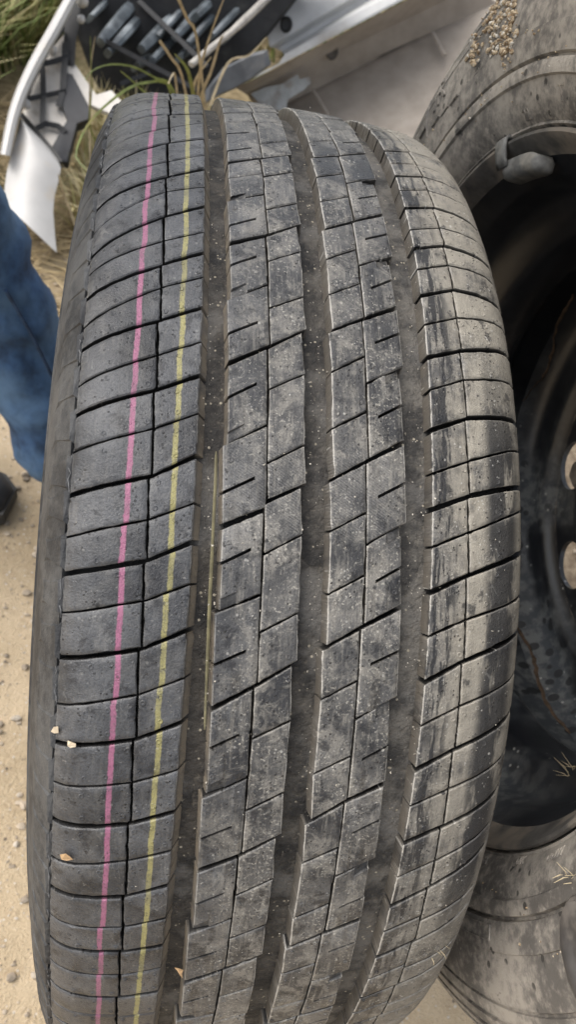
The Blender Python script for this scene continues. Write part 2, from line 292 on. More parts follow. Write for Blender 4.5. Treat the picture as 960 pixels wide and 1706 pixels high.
NOM = {'1L': (-.092, -.063), '1R': (-.063, -.0465), '2L': (-.0355, -.0195), '2R': (-.0195, -.005), '3L': (.0063, .0207), '3R': (.0207, .036), '4L': (.0482, .0642), '4R': (.0642, .090)}
WID = {'T': .0025, 'F': .0010, 't': .0011, 'C': .0012}
PER = {'1L': 2, '1R': 2, '4L': 2, '4R': 2, '2L': 4, '2R': 3, '3L': 3, '3R': 4}
MEAN = 6.15
for c, ev in EVENTS.items():      # carry the pattern on round the tyre, past what the lens sees
    k = PER[c]; per = 6.15 if k == 2 else 12.0
    ev = [e for e in ev]
    while ev[0][1] < 179: q = ev[k - 1]; ev.insert(0, (q[0], q[1] + per, q[2] + per))
    while ev[-1][1] > -179: q = ev[-k]; ev.append((q[0], q[1] - per, q[2] - per))
    EVENTS[c] = [e for e in ev if -176 < e[1] < 178]
DEPTH = .0072
def block(col, top, bot, slots):
    """one tread block between two crossing sipes; slots are short sipes that do not cross it"""
    uL, uR = BOUND[col]; nL, nR = NOM[col]
    def th(e, u): return e[1] + (e[2] - e[1]) * (u - nL) / (nR - nL)
    zL0 = zL1 = zR0 = zR1 = 0.0               # zigzag: how far each side of the block leans (bottom, top)
    if col == '2R': zR0, zR1 = (.0009 if bot[0] == 'T' else .0001), (-.0012 if top[0] == 'T' else -.0001)
    if col == '2L': zL0, zL1 = (.0007 if bot[0] == 'C' else 0), (-.0010 if top[0] == 'C' else 0)
    if col == '3L': zL0, zL1 = (.0009 if bot[0] == 'T' else .0001), (-.0010 if top[0] == 'T' else -.0001)
    if col == '3R': zR0, zR1 = (.0010 if bot[0] == 'C' else 0), (-.0013 if top[0] == 'C' else 0)
    for cc, sg in (('1L', 'R'), ('2L', 'R'), ('3L', 'R'), ('4L', 'R')):
        if col == cc: zR0, zR1 = (.0005 if bot[0] == 'T' else 0), (-.0006 if top[0] == 'T' else 0)
    for cc in ('1R', '2R', '3R', '4R'):
        if col == cc: zL0, zL1 = (.0005 if bot[0] == 'T' else 0), (-.0006 if top[0] == 'T' else 0)
    gapL = .0004 if col in ('1R', '2R', '3R', '4R') else 0; gapR = .0004 if col in ('1L', '2L', '3L', '4L') else 0
    if col == '1L': gapR = .0006
    ks = math.degrees(1 / R0)
    wf = .84 if col[0] == '1' else 1.0; wb = wf * WID[bot[0]] / 2 * ks; wt = wf * WID[top[0]] / 2 * ks; e = .00055
    chb = col == '2L' and bot[0] == 'C'; cht = col == '3R' and top[0] == 'C'
    A = [0, e / (uR - uL)]
    A += list(np.linspace(0, 1, 13 if col in ('1L', '4R') else 9)[1:-1]) + [1 - e / (uR - uL), 1]
    if chb: A += [.40, .44]
    if cht: A += [.56, .60]
    for sl in slots: A += [.72, .735] if col == '2L' else [.265, .28]
    A = sorted(set(round(a, 4) for a in A))
    ns = len(slots); jit = rng.uniform(-.00012, .00012); sh = rng.uniform(-.0003, .0003) if rng.random() < .8 else rng.uniform(-.0009, .0009)
    tilt = rng.uniform(-.006, .006)
    V = []; at_t = []; rim = []; dp = []; md = []; rows = None; na = len(A)
    gm = {'1L': (.3, .15), '1R': (.2, .7), '2L': (1.0, .35), '2R': (.6, .9), '3L': (1.0, .4), '3R': (.75, .9), '4L': (1.0, .3), '4R': (.35, .3)}[col]  # edge paleness per side, painted strongest on the ribs' lit left edges
    for i_a, a in enumerate(A):
        u0 = uL + gapL + (uR - gapR - uL - gapL) * a
        tb, tt = th(bot, u0) + wb, th(top, u0) - wt
        ek = e * ks
        L = [(tb, 1), (tb + ek, 0)]
        if chb: L += [(tb + .0042 * ks, 0), (tb + .0046 * ks, 0)]
        inner = []
        for sl in sorted(slots, key=lambda z: z[1]):
            m = th(sl, u0); h = .0007 * ks; q = .00025 * ks
            inner += [(m - h, 2), (m - h + q, 3), (m + h - q, 3), (m + h, 2)]
        if not inner: inner = [(tb + (tt - tb) * q_, 0) for q_ in (.15, .29, .43, .57, .71, .85)]
        L += inner
        if cht: L += [(tt - .0046 * ks, 0), (tt - .0042 * ks, 0)]
        L += [(tt - ek, 0), (tt, 1)]
        nb = len(L)
        for j, (t, f) in enumerate(L):
            b = (t - tb) / max(tt - tb, 1e-6)
            u = u0 + (zL0 * (1 - b) + zL1 * b) * (1 - a) + (zR0 * (1 - b) + zR1 * b) * a
            edge = j in (0, nb - 1) or a in (A[0], A[-1])
            r = rad(u) + jit + tilt * (b - .5) * .02 + .00012 * mnoise.noise(Vector((u * 300, t * 3, 1.7)))
            dd = 0.0
            if edge:
                r -= .00045; u += rng.normal() * .00010; t += rng.normal() * .012
                if rng.random() < .03: r -= .0006; u += .0006 * (.5 - a); t += .08 * (.5 - b)
            if f == 3 and ((col == '2L' and a <= .72) or (col == '3R' and a >= .28)): r -= .0062; dd = 1
            if chb and j <= 2 and a <= .40: r -= .0021 * (1 - a / .62) * (1 if j < 2 else .75); dd = .15
            if cht and j >= nb - 3 and a >= .60: r -= .0021 * (1 - (1 - a) / .62) * (1 if j > nb - 3 else .75); dd = .15
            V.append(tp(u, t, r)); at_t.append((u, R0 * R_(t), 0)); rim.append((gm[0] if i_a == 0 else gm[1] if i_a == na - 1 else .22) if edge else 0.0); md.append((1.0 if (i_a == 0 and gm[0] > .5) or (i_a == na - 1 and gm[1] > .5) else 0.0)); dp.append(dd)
    F = []
    for i in range(na - 1):
        for j in range(nb - 1): F.append((i * nb + j, (i + 1) * nb + j, (i + 1) * nb + j + 1, i * nb + j + 1))
    # skirt down into the grooves
    loop = [i * nb for i in range(na)] + [(na - 1) * nb + j for j in range(1, nb)] + [i * nb + nb - 1 for i in range(na - 2, -1, -1)] + [j for j in range(nb - 2, 0, -1)]
    top0 = len(V); k = len(loop)
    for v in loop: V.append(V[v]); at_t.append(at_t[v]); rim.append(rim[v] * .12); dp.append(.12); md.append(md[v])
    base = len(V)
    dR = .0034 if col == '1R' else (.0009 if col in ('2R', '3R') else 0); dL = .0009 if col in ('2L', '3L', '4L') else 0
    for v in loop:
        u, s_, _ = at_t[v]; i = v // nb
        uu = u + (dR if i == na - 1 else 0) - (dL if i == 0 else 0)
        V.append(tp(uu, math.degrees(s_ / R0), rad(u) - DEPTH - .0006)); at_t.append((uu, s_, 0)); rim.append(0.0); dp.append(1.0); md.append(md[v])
    for q in range(k): F.append((top0 + q, base + q, base + (q + 1) % k, top0 + (q + 1) % k))
    F = [f[::-1] for f in F]
    return V, F, dict(tread=at_t, rim=rim, deep=dp, mud=md, shift=[sh if col[0] == '1' else 0.0] * len(V), tone=[float(rng.random())] * len(V))
tyre = empty('tyre', 'tyre standing upright in front, pink and yellow lines painted round its dusty tread', 'tyre')
rest = MB(); rest_at = dict(mud=[], tread=[], rim=[], deep=[], shift=[], tone=[]); n_blocks = 0; pips = MB(); pip_at = dict(mud=[], tread=[], rim=[], deep=[], shift=[], tone=[])
for col, ev in EVENTS.items():
    cross = [e for e in ev if e[0] != 's']; shorts = [e for e in ev if e[0] == 's']
    cross = cross + [(cross[0][0], cross[0][1] - 360, cross[0][2] - 360)]
    for hi, lo in zip(cross[:-1], cross[1:]):
        sl = [e for e in shorts if lo[1] + .3 < e[1] < hi[1] - .3]
        V, F, at_ = block(col, hi, lo, sl)
        mid = (hi[1] + lo[1]) / 2
        if -60 < mid < 66:
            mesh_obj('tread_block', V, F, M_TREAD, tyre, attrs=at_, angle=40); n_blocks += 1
        else:
            rest.add(V, F)
            for k in rest_at: rest_at[k] += list(at_[k])
        if -50 < mid < 62:                      # little moulded vent rings near the block's corners
            uL, uR = BOUND[col]
            if col == '1L': uL = -.084
            if col == '4R': uR = .080
            for fa in ((.14, .5, .86) if uR - uL > .0158 and col[0] in '14' else (.16, .84)):
                for fb in (.22, .78):
                    if rng.random() < .4: continue
                    u = uL + (uR - uL) * fa + rng.uniform(-.0006, .0006); nL, nR = NOM[col]
                    g = lambda e: e[1] + (e[2] - e[1]) * (u - nL) / (nR - nL)
                    t = g(lo) + (g(hi) - g(lo)) * fb
                    if any(abs(t - g(e)) < .45 for e in sl) or min(t - g(lo), g(hi) - t) < .42: continue
                    k = 9; vv = []; r = rad(u); R1 = rng.uniform(.0008, .0011)
                    for rr, dz in ((R1 * 1.15, -.0001), (R1, .00012), (R1 * .72, .00012), (R1 * .5, -.00004)):
                        for j in range(k):
                            w = 2 * math.pi * j / k; pip_at['tread'].append((u + rr * math.cos(w), R0 * R_(t) + rr * math.sin(w), 0)); pip_at['rim'].append(.0); pip_at['mud'].append(0.0); pip_at['deep'].append(0.0); pip_at['shift'].append(0.0); pip_at['tone'].append(float(at_['tone'][0])); vv.append(tp(u + rr * math.cos(w), t + math.degrees(rr * math.sin(w) / R0), r + dz + .00008))
                    ff = [(q * k + j, q * k + (j + 1) % k, (q + 1) * k + (j + 1) % k, (q + 1) * k + j) for q in range(3) for j in range(k)] + [tuple(range(3 * k, 4 * k))]
                    pips.add(vv, ff)
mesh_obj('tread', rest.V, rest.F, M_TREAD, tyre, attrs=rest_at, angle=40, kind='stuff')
pips.obj('vent_ring', M_TREAD, tyre, kind='stuff', attrs=pip_at, angle=60)
# casing: groove floors under the blocks, shoulders, sidewalls, bead, inner liner
def revolve(prof, n, f, closed=False):
    V = []; F = []; k = len(prof)
    for i in range(n):
        for p in prof: V.append(f(p[0], 360.0 * i / n - 180, p[1]))
    for i in range(n):
        i2 = (i + 1) % n
        for j in range(k - 1): F.append((i * k + j, i * k + j + 1, i2 * k + j + 1, i2 * k + j))
    return V, F
us = np.linspace(-.0905, .0905, 40)
cas = [(u, rad(u) - DEPTH) for u in us]
left = [(u, r) for u, r in PROF if u <= -.094][::-1]; right = [(u, r) for u, r in PROF if u >= .0935]
N_ = 360
V, F = revolve(cas, N_, tp)
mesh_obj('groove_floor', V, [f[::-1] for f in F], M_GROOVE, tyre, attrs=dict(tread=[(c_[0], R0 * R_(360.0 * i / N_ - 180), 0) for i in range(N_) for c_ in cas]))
def side_profile(pts, sg):
    # from under the shoulder blocks, over the shoulder, down the sidewall with its mould rings, to the bead and the inner liner
    P = [(sg * .0895, rad(.0895) - DEPTH), (sg * .0922, rad(.092) - .0012)] + list(pts)
    out = P[:]; u0, r0 = P[-1]
    for r, du in ((.236, .0), (.2355, .0012), (.232, .0012), (.2315, -.0003), (.226, -.002), (.219, -.006), (.214, -.012), (.210, -.018), (.207, -.024), (.2035, -.026), (.2035, -.033), (.209, -.034), (.225, -.027), (.25, -.018), (.275, -.0165), (.295, -.024), (.302, -.04), (.305, -.07), (.306, -.103)):
        out.append((sg * (abs(u0) + du), r))
    return out
PL = side_profile([(-.0935, .3072)] + left, -1); PR = side_profile(right, 1)
for P, flip in ((PL, False), (PR, True)):
    V, F = revolve(P, N_, tp)
    o = mesh_obj('sidewall', V, F if not flip else [f[::-1] for f in F], M_SIDE, tyre, angle=50,
             attrs=dict(ring=[(R0 * R_(360.0 * i / N_), p[1], p[0]) for i in range(N_) for p in P]))
# torn moulding flash and small wedge notches along the left shoulder, a fine saw-edge on the sidewall
fl = MB(); wd = MB()
for i, t in enumerate(np.arange(-60, 66, 3.08)):
    t += rng.uniform(-.5, .5)
    pts = [(-.0928 - .002 * rng.random() * math.sin(q), t + q * 1.25 + rng.uniform(-.1, .1)) for q in np.linspace(0, 2.2, 7)]
    if rng.random() < .55: fl.add(*tube([tp(u, tt, rad(u) + .0004) for u, tt in pts], [.0001, .00025, .0004, .00015, .00035, .0002, .0001], 5))
    V0 = [tp(u, tt, rad(u) + h) for u, tt, h in ((-.0925, t + .1, -.0006), (-.1035, t + .3, -.0006), (-.1035, t + 2.6, -.0006), (-.0925, t + 2.75, -.0006), (-.0943, t + .35, .0016), (-.1012, t + .7 + rng.uniform(0, .3), .0022), (-.1012, t + 2.0 + rng.uniform(0, .3), .0018), (-.0948, t + 2.4, .0016))]
    wd.add(V0, [(4, 5, 6, 7), (0, 1, 5, 4), (1, 2, 6, 5), (2, 3, 7, 6), (3, 0, 4, 7)])
M_FLASH = simple('flash_rubber', (.13, .13, .13), .6, .4, 300, .3)
fl.obj('moulding_flash', M_FLASH, tyre, kind='stuff'); wd.obj('shoulder_lug', M_SIDE, tyre, smooth=False, kind='stuff')

# ---------------------------------------------------------------- the wheel beside it: tyre on a black steel rim, seen from its open side
WC = np.array([0.14047, -0.04078, 0.4694]); WN = nrm([-0.99952, -0.01889, 0.02456])
WA = nrm([0.03095, -0.57327, 0.81878]); WB = np.cross(WN, WA)
def wp(s, ph, r): w = R_(ph); return WC + WN * s + r * (math.cos(w) * WA + math.sin(w) * WB)
def wplane(x, y, s):
    """angle and radius on the wheel where pixel (x, y) meets its plane s"""
    d = RW @ np.array([(x - 480) / FPX, (y - 853) / FPX, 1.0]); t = ((WC + WN * s - CAM) @ WN) / (d @ WN)
    P = CAM + d * t - WC; return math.degrees(math.atan2(P @ WB, P @ WA)), float(np.hypot(P @ WA, P @ WB))
wheel = empty('wheel', 'dirty tyre on a deep black steel rim, standing right of the striped tyre', 'wheel', (WC[0] + .08, WC[1], WC[2] - .317))
WPROF = [(-.014, .1965), (-.006, .2045), (-.001, .2088), (.003, .2112), (.0055, .2122), (.0052, .2135), (.0068, .2150), (.0095, .2185), (.0125, .2235), (.0146, .2290), (.0156, .2328), (.0174, .2336), (.0180, .2370), (.0178, .2405), (.0150, .2412), (.0150, .2424), (.0176, .2432), (.0190, .2500), (.0196, .2570), (.0186, .2574), (.0192, .2640), (.0190, .2740), (.0180, .2800), (.0164, .2804), (.0162, .2816), (.0174, .2822), (.0162, .2880), (.0138, .2886), (.0134, .2904), (.0148, .2912),
         (.0128, .2960), (.0104, .2966), (.0098, .2984), (.0112, .2990), (.0100, .3016), (.0076, .3022), (.0070, .3038), (.0076, .3044), (.0060, .3068), (.0038, .3072), (.0034, .3086), (.0030, .3096), (-.004, .3136), (-.012, .3155), (-.020, .3165)]
full = WPROF + [(-.037, .3172), (-.038, .3105), (-.047, .3105), (-.048, .3177), (-.075, .3182), (-.076, .3115), (-.087, .3115), (-.088, .3182), (-.114, .3177), (-.115, .3105), (-.124, .3105), (-.125, .3172), (-.144, .3165)] + [(-.164 - s, r) for s, r in WPROF[::-1] if r > .208]
M_WSIDE = rubber_side('dusty_sidewall', (.125, .115, .103), (.205, .19, .17), (.40, .362, .31), .9, True, radial=420)
def rev_w(prof, n, name, mat, parent, flip=False, angle=30, a0=0, a1=360, kind=None):
    V = []; F = []; k = len(prof); ring = []
    full_ = abs(a1 - a0 - 360) < 1e-6; m_ = n if full_ else n + 1
    for i in range(m_):
        ph = a0 + (a1 - a0) * i / n
        for s, r in prof: V.append(wp(s, ph, r)); ring.append((R_(ph) * .26, r, s))
    for i in range(n):
        i2 = (i + 1) % m_
        for j in range(k - 1):
            f = (i * k + j, i * k + j + 1, i2 * k + j + 1, i2 * k + j); F.append(f[::-1] if flip else f)
    return mesh_obj(name, V, F, mat, parent, angle=angle, attrs=dict(ring=ring))
wt = rev_w(full, 300, 'tyre', M_WSIDE, wheel)
# raised lettering and marks on the sidewall
def side_s(r): return float(np.interp(r, [p[1] for p in WPROF], [p[0] for p in WPROF]))
def ring_text(body, ph, r, size, up_out, h=.0006, mat=None):
    cu = bpy.data.curves.new('t', 'FONT'); cu.body = body; cu.size = size; cu.extrude = h; cu.align_x = 'CENTER'; cu.align_y = 'CENTER'; cu.resolution_u = 3
    o = bpy.data.objects.new('t', cu); C.objects.link(o); dg = bpy.context.evaluated_depsgraph_get()
    me = o.evaluated_get(dg).to_mesh(); V = []; 
    for v in me.vertices:
        x, y, z = v.co; rr = r + (y if up_out else -y); p = ph + math.degrees(x / r) * (-1 if up_out else 1)
        V.append(wp(side_s(rr) + z * 1.0 + .0002, p, rr))
    F = [tuple(q.vertices) for q in me.polygons]; bpy.data.objects.remove(o)
    return mesh_obj('raised_lettering', V, F, mat or M_WSIDE, wt, angle=20)
def pxtext(body, x, y, size, up_out, h=.0006):
    ph, r = wplane(x, y, .012); ph, r = wplane(x, y, side_s(r)); ring_text(body, ph, r, size, up_out, h)
pxtext('8A', 812, 1433, .0052, False); pxtext('OK', 868, 1434, .0056, False); pxtext('OOVV', 925, 1424, .0056, False)
pxtext('T', 936, 155, .0115, True); pxtext('22', 884, 193, .0075, True)
pxtext('IR', 738, 158, .026, True, .0008)
def bar(ph0, r0, ph1, r1, w, h):
    n = 5; V = []; F = []
    for i in range(n):
        t = i / (n - 1); ph = ph0 + (ph1 - ph0) * t; r = r0 + (r1 - r0) * t
        dph = math.degrees(w / r) if abs(r1 - r0) > 1e-5 else 0; dr = w if abs(r1 - r0) < 1e-5 else 0
        for a, b, z in ((-1, -1, -.0004), (-.6, -.6, h), (.6, .6, h), (1, 1, -.0004)): V.append(wp(side_s(r + b * dr) + z, ph + a * dph, r + b * dr))
    for i in range(n - 1):
        for j in range(3): F.append((i * 4 + j, i * 4 + j + 1, i * 4 + 4 + j + 1, i * 4 + 4 + j))
    F += [(0, 1, 2, 3), (n * 4 - 1, n * 4 - 2, n * 4 - 3, n * 4 - 4)]; mesh_obj('raised_mark', V, F, M_WSIDE, wt, angle=20)
for ph0 in (-80, ): bar(ph0, .2455, -72, .2455, .0004, .0006); bar(ph0, .2525, -72, .2525, .0004, .0006); bar(-72, .2455, -72, .2525, .0004, .0006)
for x, y in ((711, 222), (732, 203), (747, 186), (764, 168)):
    ph, r = wplane(x, y, .017); bar(ph - 1.3, r, ph + 1.3, r, .0007, .0014)
for x, y in ((722, 195),): ph, r = wplane(x, y, .014); bar(ph, r - .018, ph, r + .014, .0006, .0008)
# round boss low on the sidewall
ph0, r0 = wplane(985, 1605, .019); bp = wp(side_s(r0), ph0, r0); bV = []; bF = []; k = 40
er = nrm(math.cos(R_(ph0)) * WA + math.sin(R_(ph0)) * WB); et = np.cross(WN, er)
rings = ((.0212, -.002), (.0206, -.0012), (.0204, -.0016), (.0190, -.0016), (.0186, .0012), (.0176, .0018), (.0140, .0021), (.0112, .0020), (.0100, .0012), (.005, .001))
for rr, z in rings:
    for j in range(k):
        w = 2 * math.pi * j / k; bV.append(bp + WN * (z + .0002) + rr * (math.cos(w) * er * 1.25 + math.sin(w) * et))
bF = [(q * k + j, q * k + (j + 1) % k, (q + 1) * k + (j + 1) % k, (q + 1) * k + j) for q in range(len(rings) - 1) for j in range(k)] + [tuple(range((len(rings) - 1) * k, len(rings) * k))]
mesh_obj('sidewall_boss', bV, bF, simple('boss_rubber', (.07, .066, .064), .45, .3, 60, .2, dirt=(.2, .18, .16), dirt_scale=40), wt)
# steel rim
def black_paint(name, dust_bias):
    q = Mat(name, .38, .5); P = q.pos(); z = q.n('SeparateXYZ', Vector=P).outputs[2]
    low = q.ramp(z, .42, .31)
    n1 = q.noise(P, 13, 5, .55); n2 = q.noise(P, 110, 4, .6)
    d = q.math('MULTIPLY', low, q.ramp(n1, .38, .62)); d = q.math('ADD', d, q.math('MULTIPLY', q.ramp(n1, .35, .75), .22 + dust_bias), True)
    c = q.mix(d, (.011, .012, .015), q.mix(q.ramp(n2, .4, .62), (.045, .051, .058), (.12, .125, .125)))
    drop = q.math('MULTIPLY', q.ramp(q.voro(q.scale(P, (1.0, 1.6, 1.6)), 52), .33, .26), low)
    c = q.mix(q.math('MULTIPLY', drop, .9), c, (.012, .013, .015))
    sp = q.math('MULTIPLY', q.ramp(q.voro(P, 120), .16, .1), q.ramp(q.noise(P, 25, 3), .52, .6)); c = q.mix(q.math('MULTIPLY', sp, low), c, (.33, .33, .31))
    return q.out(c, q.ramp(d, 0, 1, .3, .7), q.bump(n2, .15, .001))
M_RIM = black_paint('black_rim_paint', 0.0); M_DISC = black_paint('black_disc_paint', .32)
M_FLANGE = simple('dusty_flange', (.10, .094, .085), .65, .3, 90, .4, dirt=(.22, .19, .155), dirt_scale=30, dlo=.42, dhi=.6)
rim = rev_w([(-.010, .1985), (-.003, .2055), (.0015, .2092), (.0045, .2105), (.0062, .2098), (.0062, .2082), (.0040, .2058), (-.001, .2030), (-.007, .1990)], 220, 'rim_flange', M_FLANGE, wheel)
barrel_prof = [(-.007, .1990), (-.013, .1952), (-.018, .1915), (-.022, .1895), (-.036, .1878), (-.041, .1858), (-.047, .1780), (-.053, .1690), (-.059, .1660), (-.082, .1655), (-.089, .1690), (-.096, .1780), (-.103, .1832), (-.132, .1850), (-.150, .1880), (-.158, .1915), (-.162, .1970), (-.166, .2050), (-.169, .2092)]
barrel = rev_w(barrel_prof, 220, 'rim_barrel', M_RIM, wheel, angle=40)
back = rev_w([(-.150, .1885), (-.158, .1955), (-.164, .2095), (-.1695, .2095)], 120, 'rim_flange', M_FLANGE, wheel)
disc = MB()
def discs(r): return float(np.interp(r, [.03, .034, .05, .062, .072, .082, .092, .100, .134, .140, .146, .151, .160, .170, .178, .1845], [-.126, -.120, -.118, -.117, -.121, -.134, -.143, -.1455, -.1455, -.1440, -.1400, -.1385, -.141, -.140, -.134, -.122]))
def ringband(rs, n=144):
    V = [wp(discs(r), 360 * i / n, r) for i in range(n) for r in rs]; k = len(rs)
    F = [(i * k + j, i * k + j + 1, (i + 1) % n * k + j + 1, (i + 1) % n * k + j) for i in range(n) for j in range(k - 1)]
    disc.add(V, F)
ringband([.136, .140, .143, .146, .149, .152, .160, .166, .170, .174, .178, .1845]); ringband([.03, .031, .034, .05, .062, .068, .072, .077, .082, .087, .092, .096, .098])
NH = 9
for h in range(NH):
    c0 = 180 + 40 * (h - .5) + .5; k = 32; V = []; F = []
    fr = (0, 0, .12, .35, .65, 1)
    for q in range(6):
        for j in range(k):
            w = 2 * math.pi * (j + .0) / k; cx, sy = math.cos(w), math.sin(w); mx = max(abs(cx), abs(sy))
            r_i = .119 + .0170 * cx; p_i = c0 + math.degrees(.0195 * sy / .117)
            r_o = .117 + .019 * cx / mx; p_o = c0 + 20 * sy / mx
            t = fr[q]; r = r_i + (r_o - r_i) * t; p = p_i + (p_o - p_i) * t
            V.append(wp(discs(r) - (.004 if q == 0 else 0), p, r))
    F = [(q * k + j, q * k + (j + 1) % k, (q + 1) * k + (j + 1) % k, (q + 1) * k + j) for q in range(5) for j in range(k)]
    disc.add(V, F)
disc_o = disc.obj('wheel_disc', M_DISC, wheel, angle=40)
for i in range(5):
    w = 72 * i + 10; V = []; k = 6
    for z, rr in ((-.1205, .0115), (-.110, .0115), (-.107, .009)):
        for j in range(k):
            q = 2 * math.pi * j / k; c = wp(z, w, .054); V.append(c + rr * (math.cos(q) * WA + math.sin(q) * WB))
    F = [(a * k + j, a * k + (j + 1) % k, (a + 1) * k + (j + 1) % k, (a + 1) * k + j) for a in range(2) for j in range(k)] + [tuple(range(2 * k, 3 * k))]
    mesh_obj('wheel_bolt', V, F, M_FLANGE, wheel, smooth=False)
# clip-on balance weight inside the top of the flange
wb_ = MB(); prof = [(.0048, .1995), (.0052, .1945), (.0036, .1908), (.0005, .1893), (-.0085, .1886), (-.0105, .1900), (-.0110, .1950), (-.0080, .1985)]
n = 26; V = []; F = []; k = len(prof); cs_, cr_ = np.mean(prof, axis=0)
for i in range(n + 1):
    t = .5 - .5 * math.cos(math.pi * i / n); e = max(.12, (1 - abs(2 * t - 1) ** 9) ** .5)
    for s, r in prof: V.append(wp(cs_ + (s - cs_) * e, 66.5 + 12.8 * t, cr_ + (r - cr_) * e))
for i in range(n):
    for j in range(k): F.append((i * k + j, i * k + (j + 1) % k, (i + 1) * k + (j + 1) % k, (i + 1) * k + j))
F += [tuple(range(k - 1, -1, -1)), tuple(range(n * k, n * k + k))]
wb_.add(V, F)
M_LEAD = simple('lead', (.16, .158, .148), .6, .25, 180, .5, dirt=(.30, .28, .24), dirt_scale=60)
wgt = mesh_obj('balance_weight', wb_.V, [f[::-1] for f in wb_.F], M_LEAD, wheel, angle=48)
cl = MB(); V = []; F = []
cp = [(.0055, .1960), (.0075, .2000), (.0085, .2060), (.0085, .2115), (.0058, .2140), (.0030, .2130)]
for i in range(4):
    for s, r in cp: V.append(wp(s + .0004, 76.0 + 3.4 * i / 3, r))
for i in range(3):
    for j in range(len(cp) - 1): F.append((i * 6 + j, i * 6 + j + 1, i * 6 + 7 + j, i * 6 + 6 + j))
o = mesh_obj('clip', V, F, M_LEAD, wgt); so = o.modifiers.new('s', 'SOLIDIFY'); so.thickness = .0018
# dried mud trails on the inside of the rim
from mathutils.bvhtree import BVHTree
bpy.context.view_layer.update()
trees = []
for o in (disc_o, barrel):
    off = wloc(o); trees.append(BVHTree.FromPolygons([tuple(np.array(v.co[:]) + off) for v in o.data.vertices], [tuple(p.vertices) for p in o.data.polygons]))
def hit(x, y):
    d = Vector(RW @ np.array([(x - 480) / FPX, (y - 853) / FPX, 1.0])).normalized(); best = None
    for t in trees:
        h = t.ray_cast(Vector(CAM), d)
        if h[0] is not None and (best is None or h[3] < best[1]): best = (np.array(h[0]) - np.array(d) * .0006, h[3])
    return None if best is None else best[0]
M_MUD = simple('dried_mud', (.085, .055, .034), .9, .4, 200, .5)
for path, w in ((((958, 490), (945, 510), (928, 545), (920, 590), (908, 625), (890, 645), (872, 668)), .0016), (((858, 1042), (878, 1070), (892, 1105), (900, 1145), (925, 1190), (950, 1222)), .0024)):
    P = [hit(x + rng.uniform(-2, 2), y) for x, y in spline([(a, b, 0) for a, b in path], 26)[:, :2]]; P = [p for p in P if p is not None]
    P2 = [P[0]] + [q for p, q in zip(P[:-1], P[1:]) if np.linalg.norm(p - q) < .03]
    if len(P2) > 4:
        V, F = tube(P2, [w * .35] + [w * rng.uniform(.5, 1.1) for _ in P2[2:]] + [w * .3], 7, .35); mesh_obj('mud_trail', V, F, M_MUD, wheel, kind='stuff')
# gravel caught in the shoulder of this tyre
M_GRIT = None
def grit_mat():
    q = Mat('grit', .8, .3); P = q.pos(); n1 = q.noise(P, 500, 2); n2 = q.noise(P, 260, 1)
    c = q.mix(q.ramp(n1, .35, .65), (.20, .13, .07), (.50, .41, .28)); c = q.mix(q.ramp(n2, .55, .65), c, (.58, .55, .48)); return q.out(c, .75)
M_GRIT = grit_mat(); gm = MB()
def grit_line(p0, p1, n, wpx, s, rr=(.0003, .0018)):
    for i in range(n):
        t = rng.random(); x = p0[0] + (p1[0] - p0[0]) * t + rng.normal() * wpx; y = p0[1] + (p1[1] - p0[1]) * t + rng.normal() * 2
        ph, r = wplane(x, y, s)
        if r < .312: ph, r = wplane(x, y, side_s(r) + .0006); gm.add(*blob(wp(side_s(min(r, .315)) + .0006, ph, r), rng.uniform(*rr)))
grit_line((852, -25), (842, 95), 170, 8, .012); grit_line((828, -20), (822, 92), 110, 7, .012); grit_line((800, 60), (789, 108), 50, 4, .012); grit_line((845, 85), (838, 118), 10, 3, .012, (.0005, .0012))
grit_line((800, 0), (880, 60), 20, 22, .012, (.0004, .0008)); grit_line((700, 250), (960, 60), 26, 18, .014, (.0003, .0007)); grit_line((760, 1450), (950, 1600), 14, 20, .017, (.0003, .0007))
tag(gm.obj('caked_gravel', M_GRIT, kind='stuff'), 'pale gravel caked in strips on the sidewall of the wheel with the black rim', 'gravel')

# ---------------------------------------------------------------- ground
def axis(lo, hi, step, far):
    a = list(np.arange(lo, hi + 1e-6, step)); s = step
    while a[-1] < far: s *= 1.35; a.append(a[-1] + s)
    s = step
    while a[0] > -far: s *= 1.35; a.insert(0, a[0] - s)
    return np.array(a)
XS = axis(-1.0, 1.3, .014, 150); YS = axis(-.7, 2.6, .016, 150)
def ground_z(x, y):
    x = np.asarray(x, float); y = np.asarray(y, float)
    n = .006 * np.sin(x * 9.1 + 1.3 * np.sin(y * 5)) * np.cos(y * 7.7 + .6) + .003 * np.sin(x * 27 + y * 13) + .002 * np.cos(y * 41 - x * 19)
    near = np.clip((np.hypot(x / .16, y / .12) - 1) / 2, 0, 1); n = n * near - .004 * (1 - near)
    far = np.clip((np.hypot(x, y) - 4) / 20, 0, 1); n = n + far * .35 * np.sin(x * .12 + 1) * np.cos(y * .09)
    mound = .1545 * np.exp(-(np.abs(x - .255) / .125) ** 4) * np.exp(-((y + .04) / .22) ** 2)
    return n + mound - .002
GX, GY = np.meshgrid(XS, YS, indexing='ij'); GZ = ground_z(GX, GY)
nx, ny = GX.shape
Vg = np.stack([GX, GY, GZ], -1).reshape(-1, 3)
I = np.arange(nx - 1)[:, None] * ny + np.arange(ny - 1)[None, :]
Fg = np.stack([I, I + ny, I + ny + 1, I + 1], -1).reshape(-1, 4)
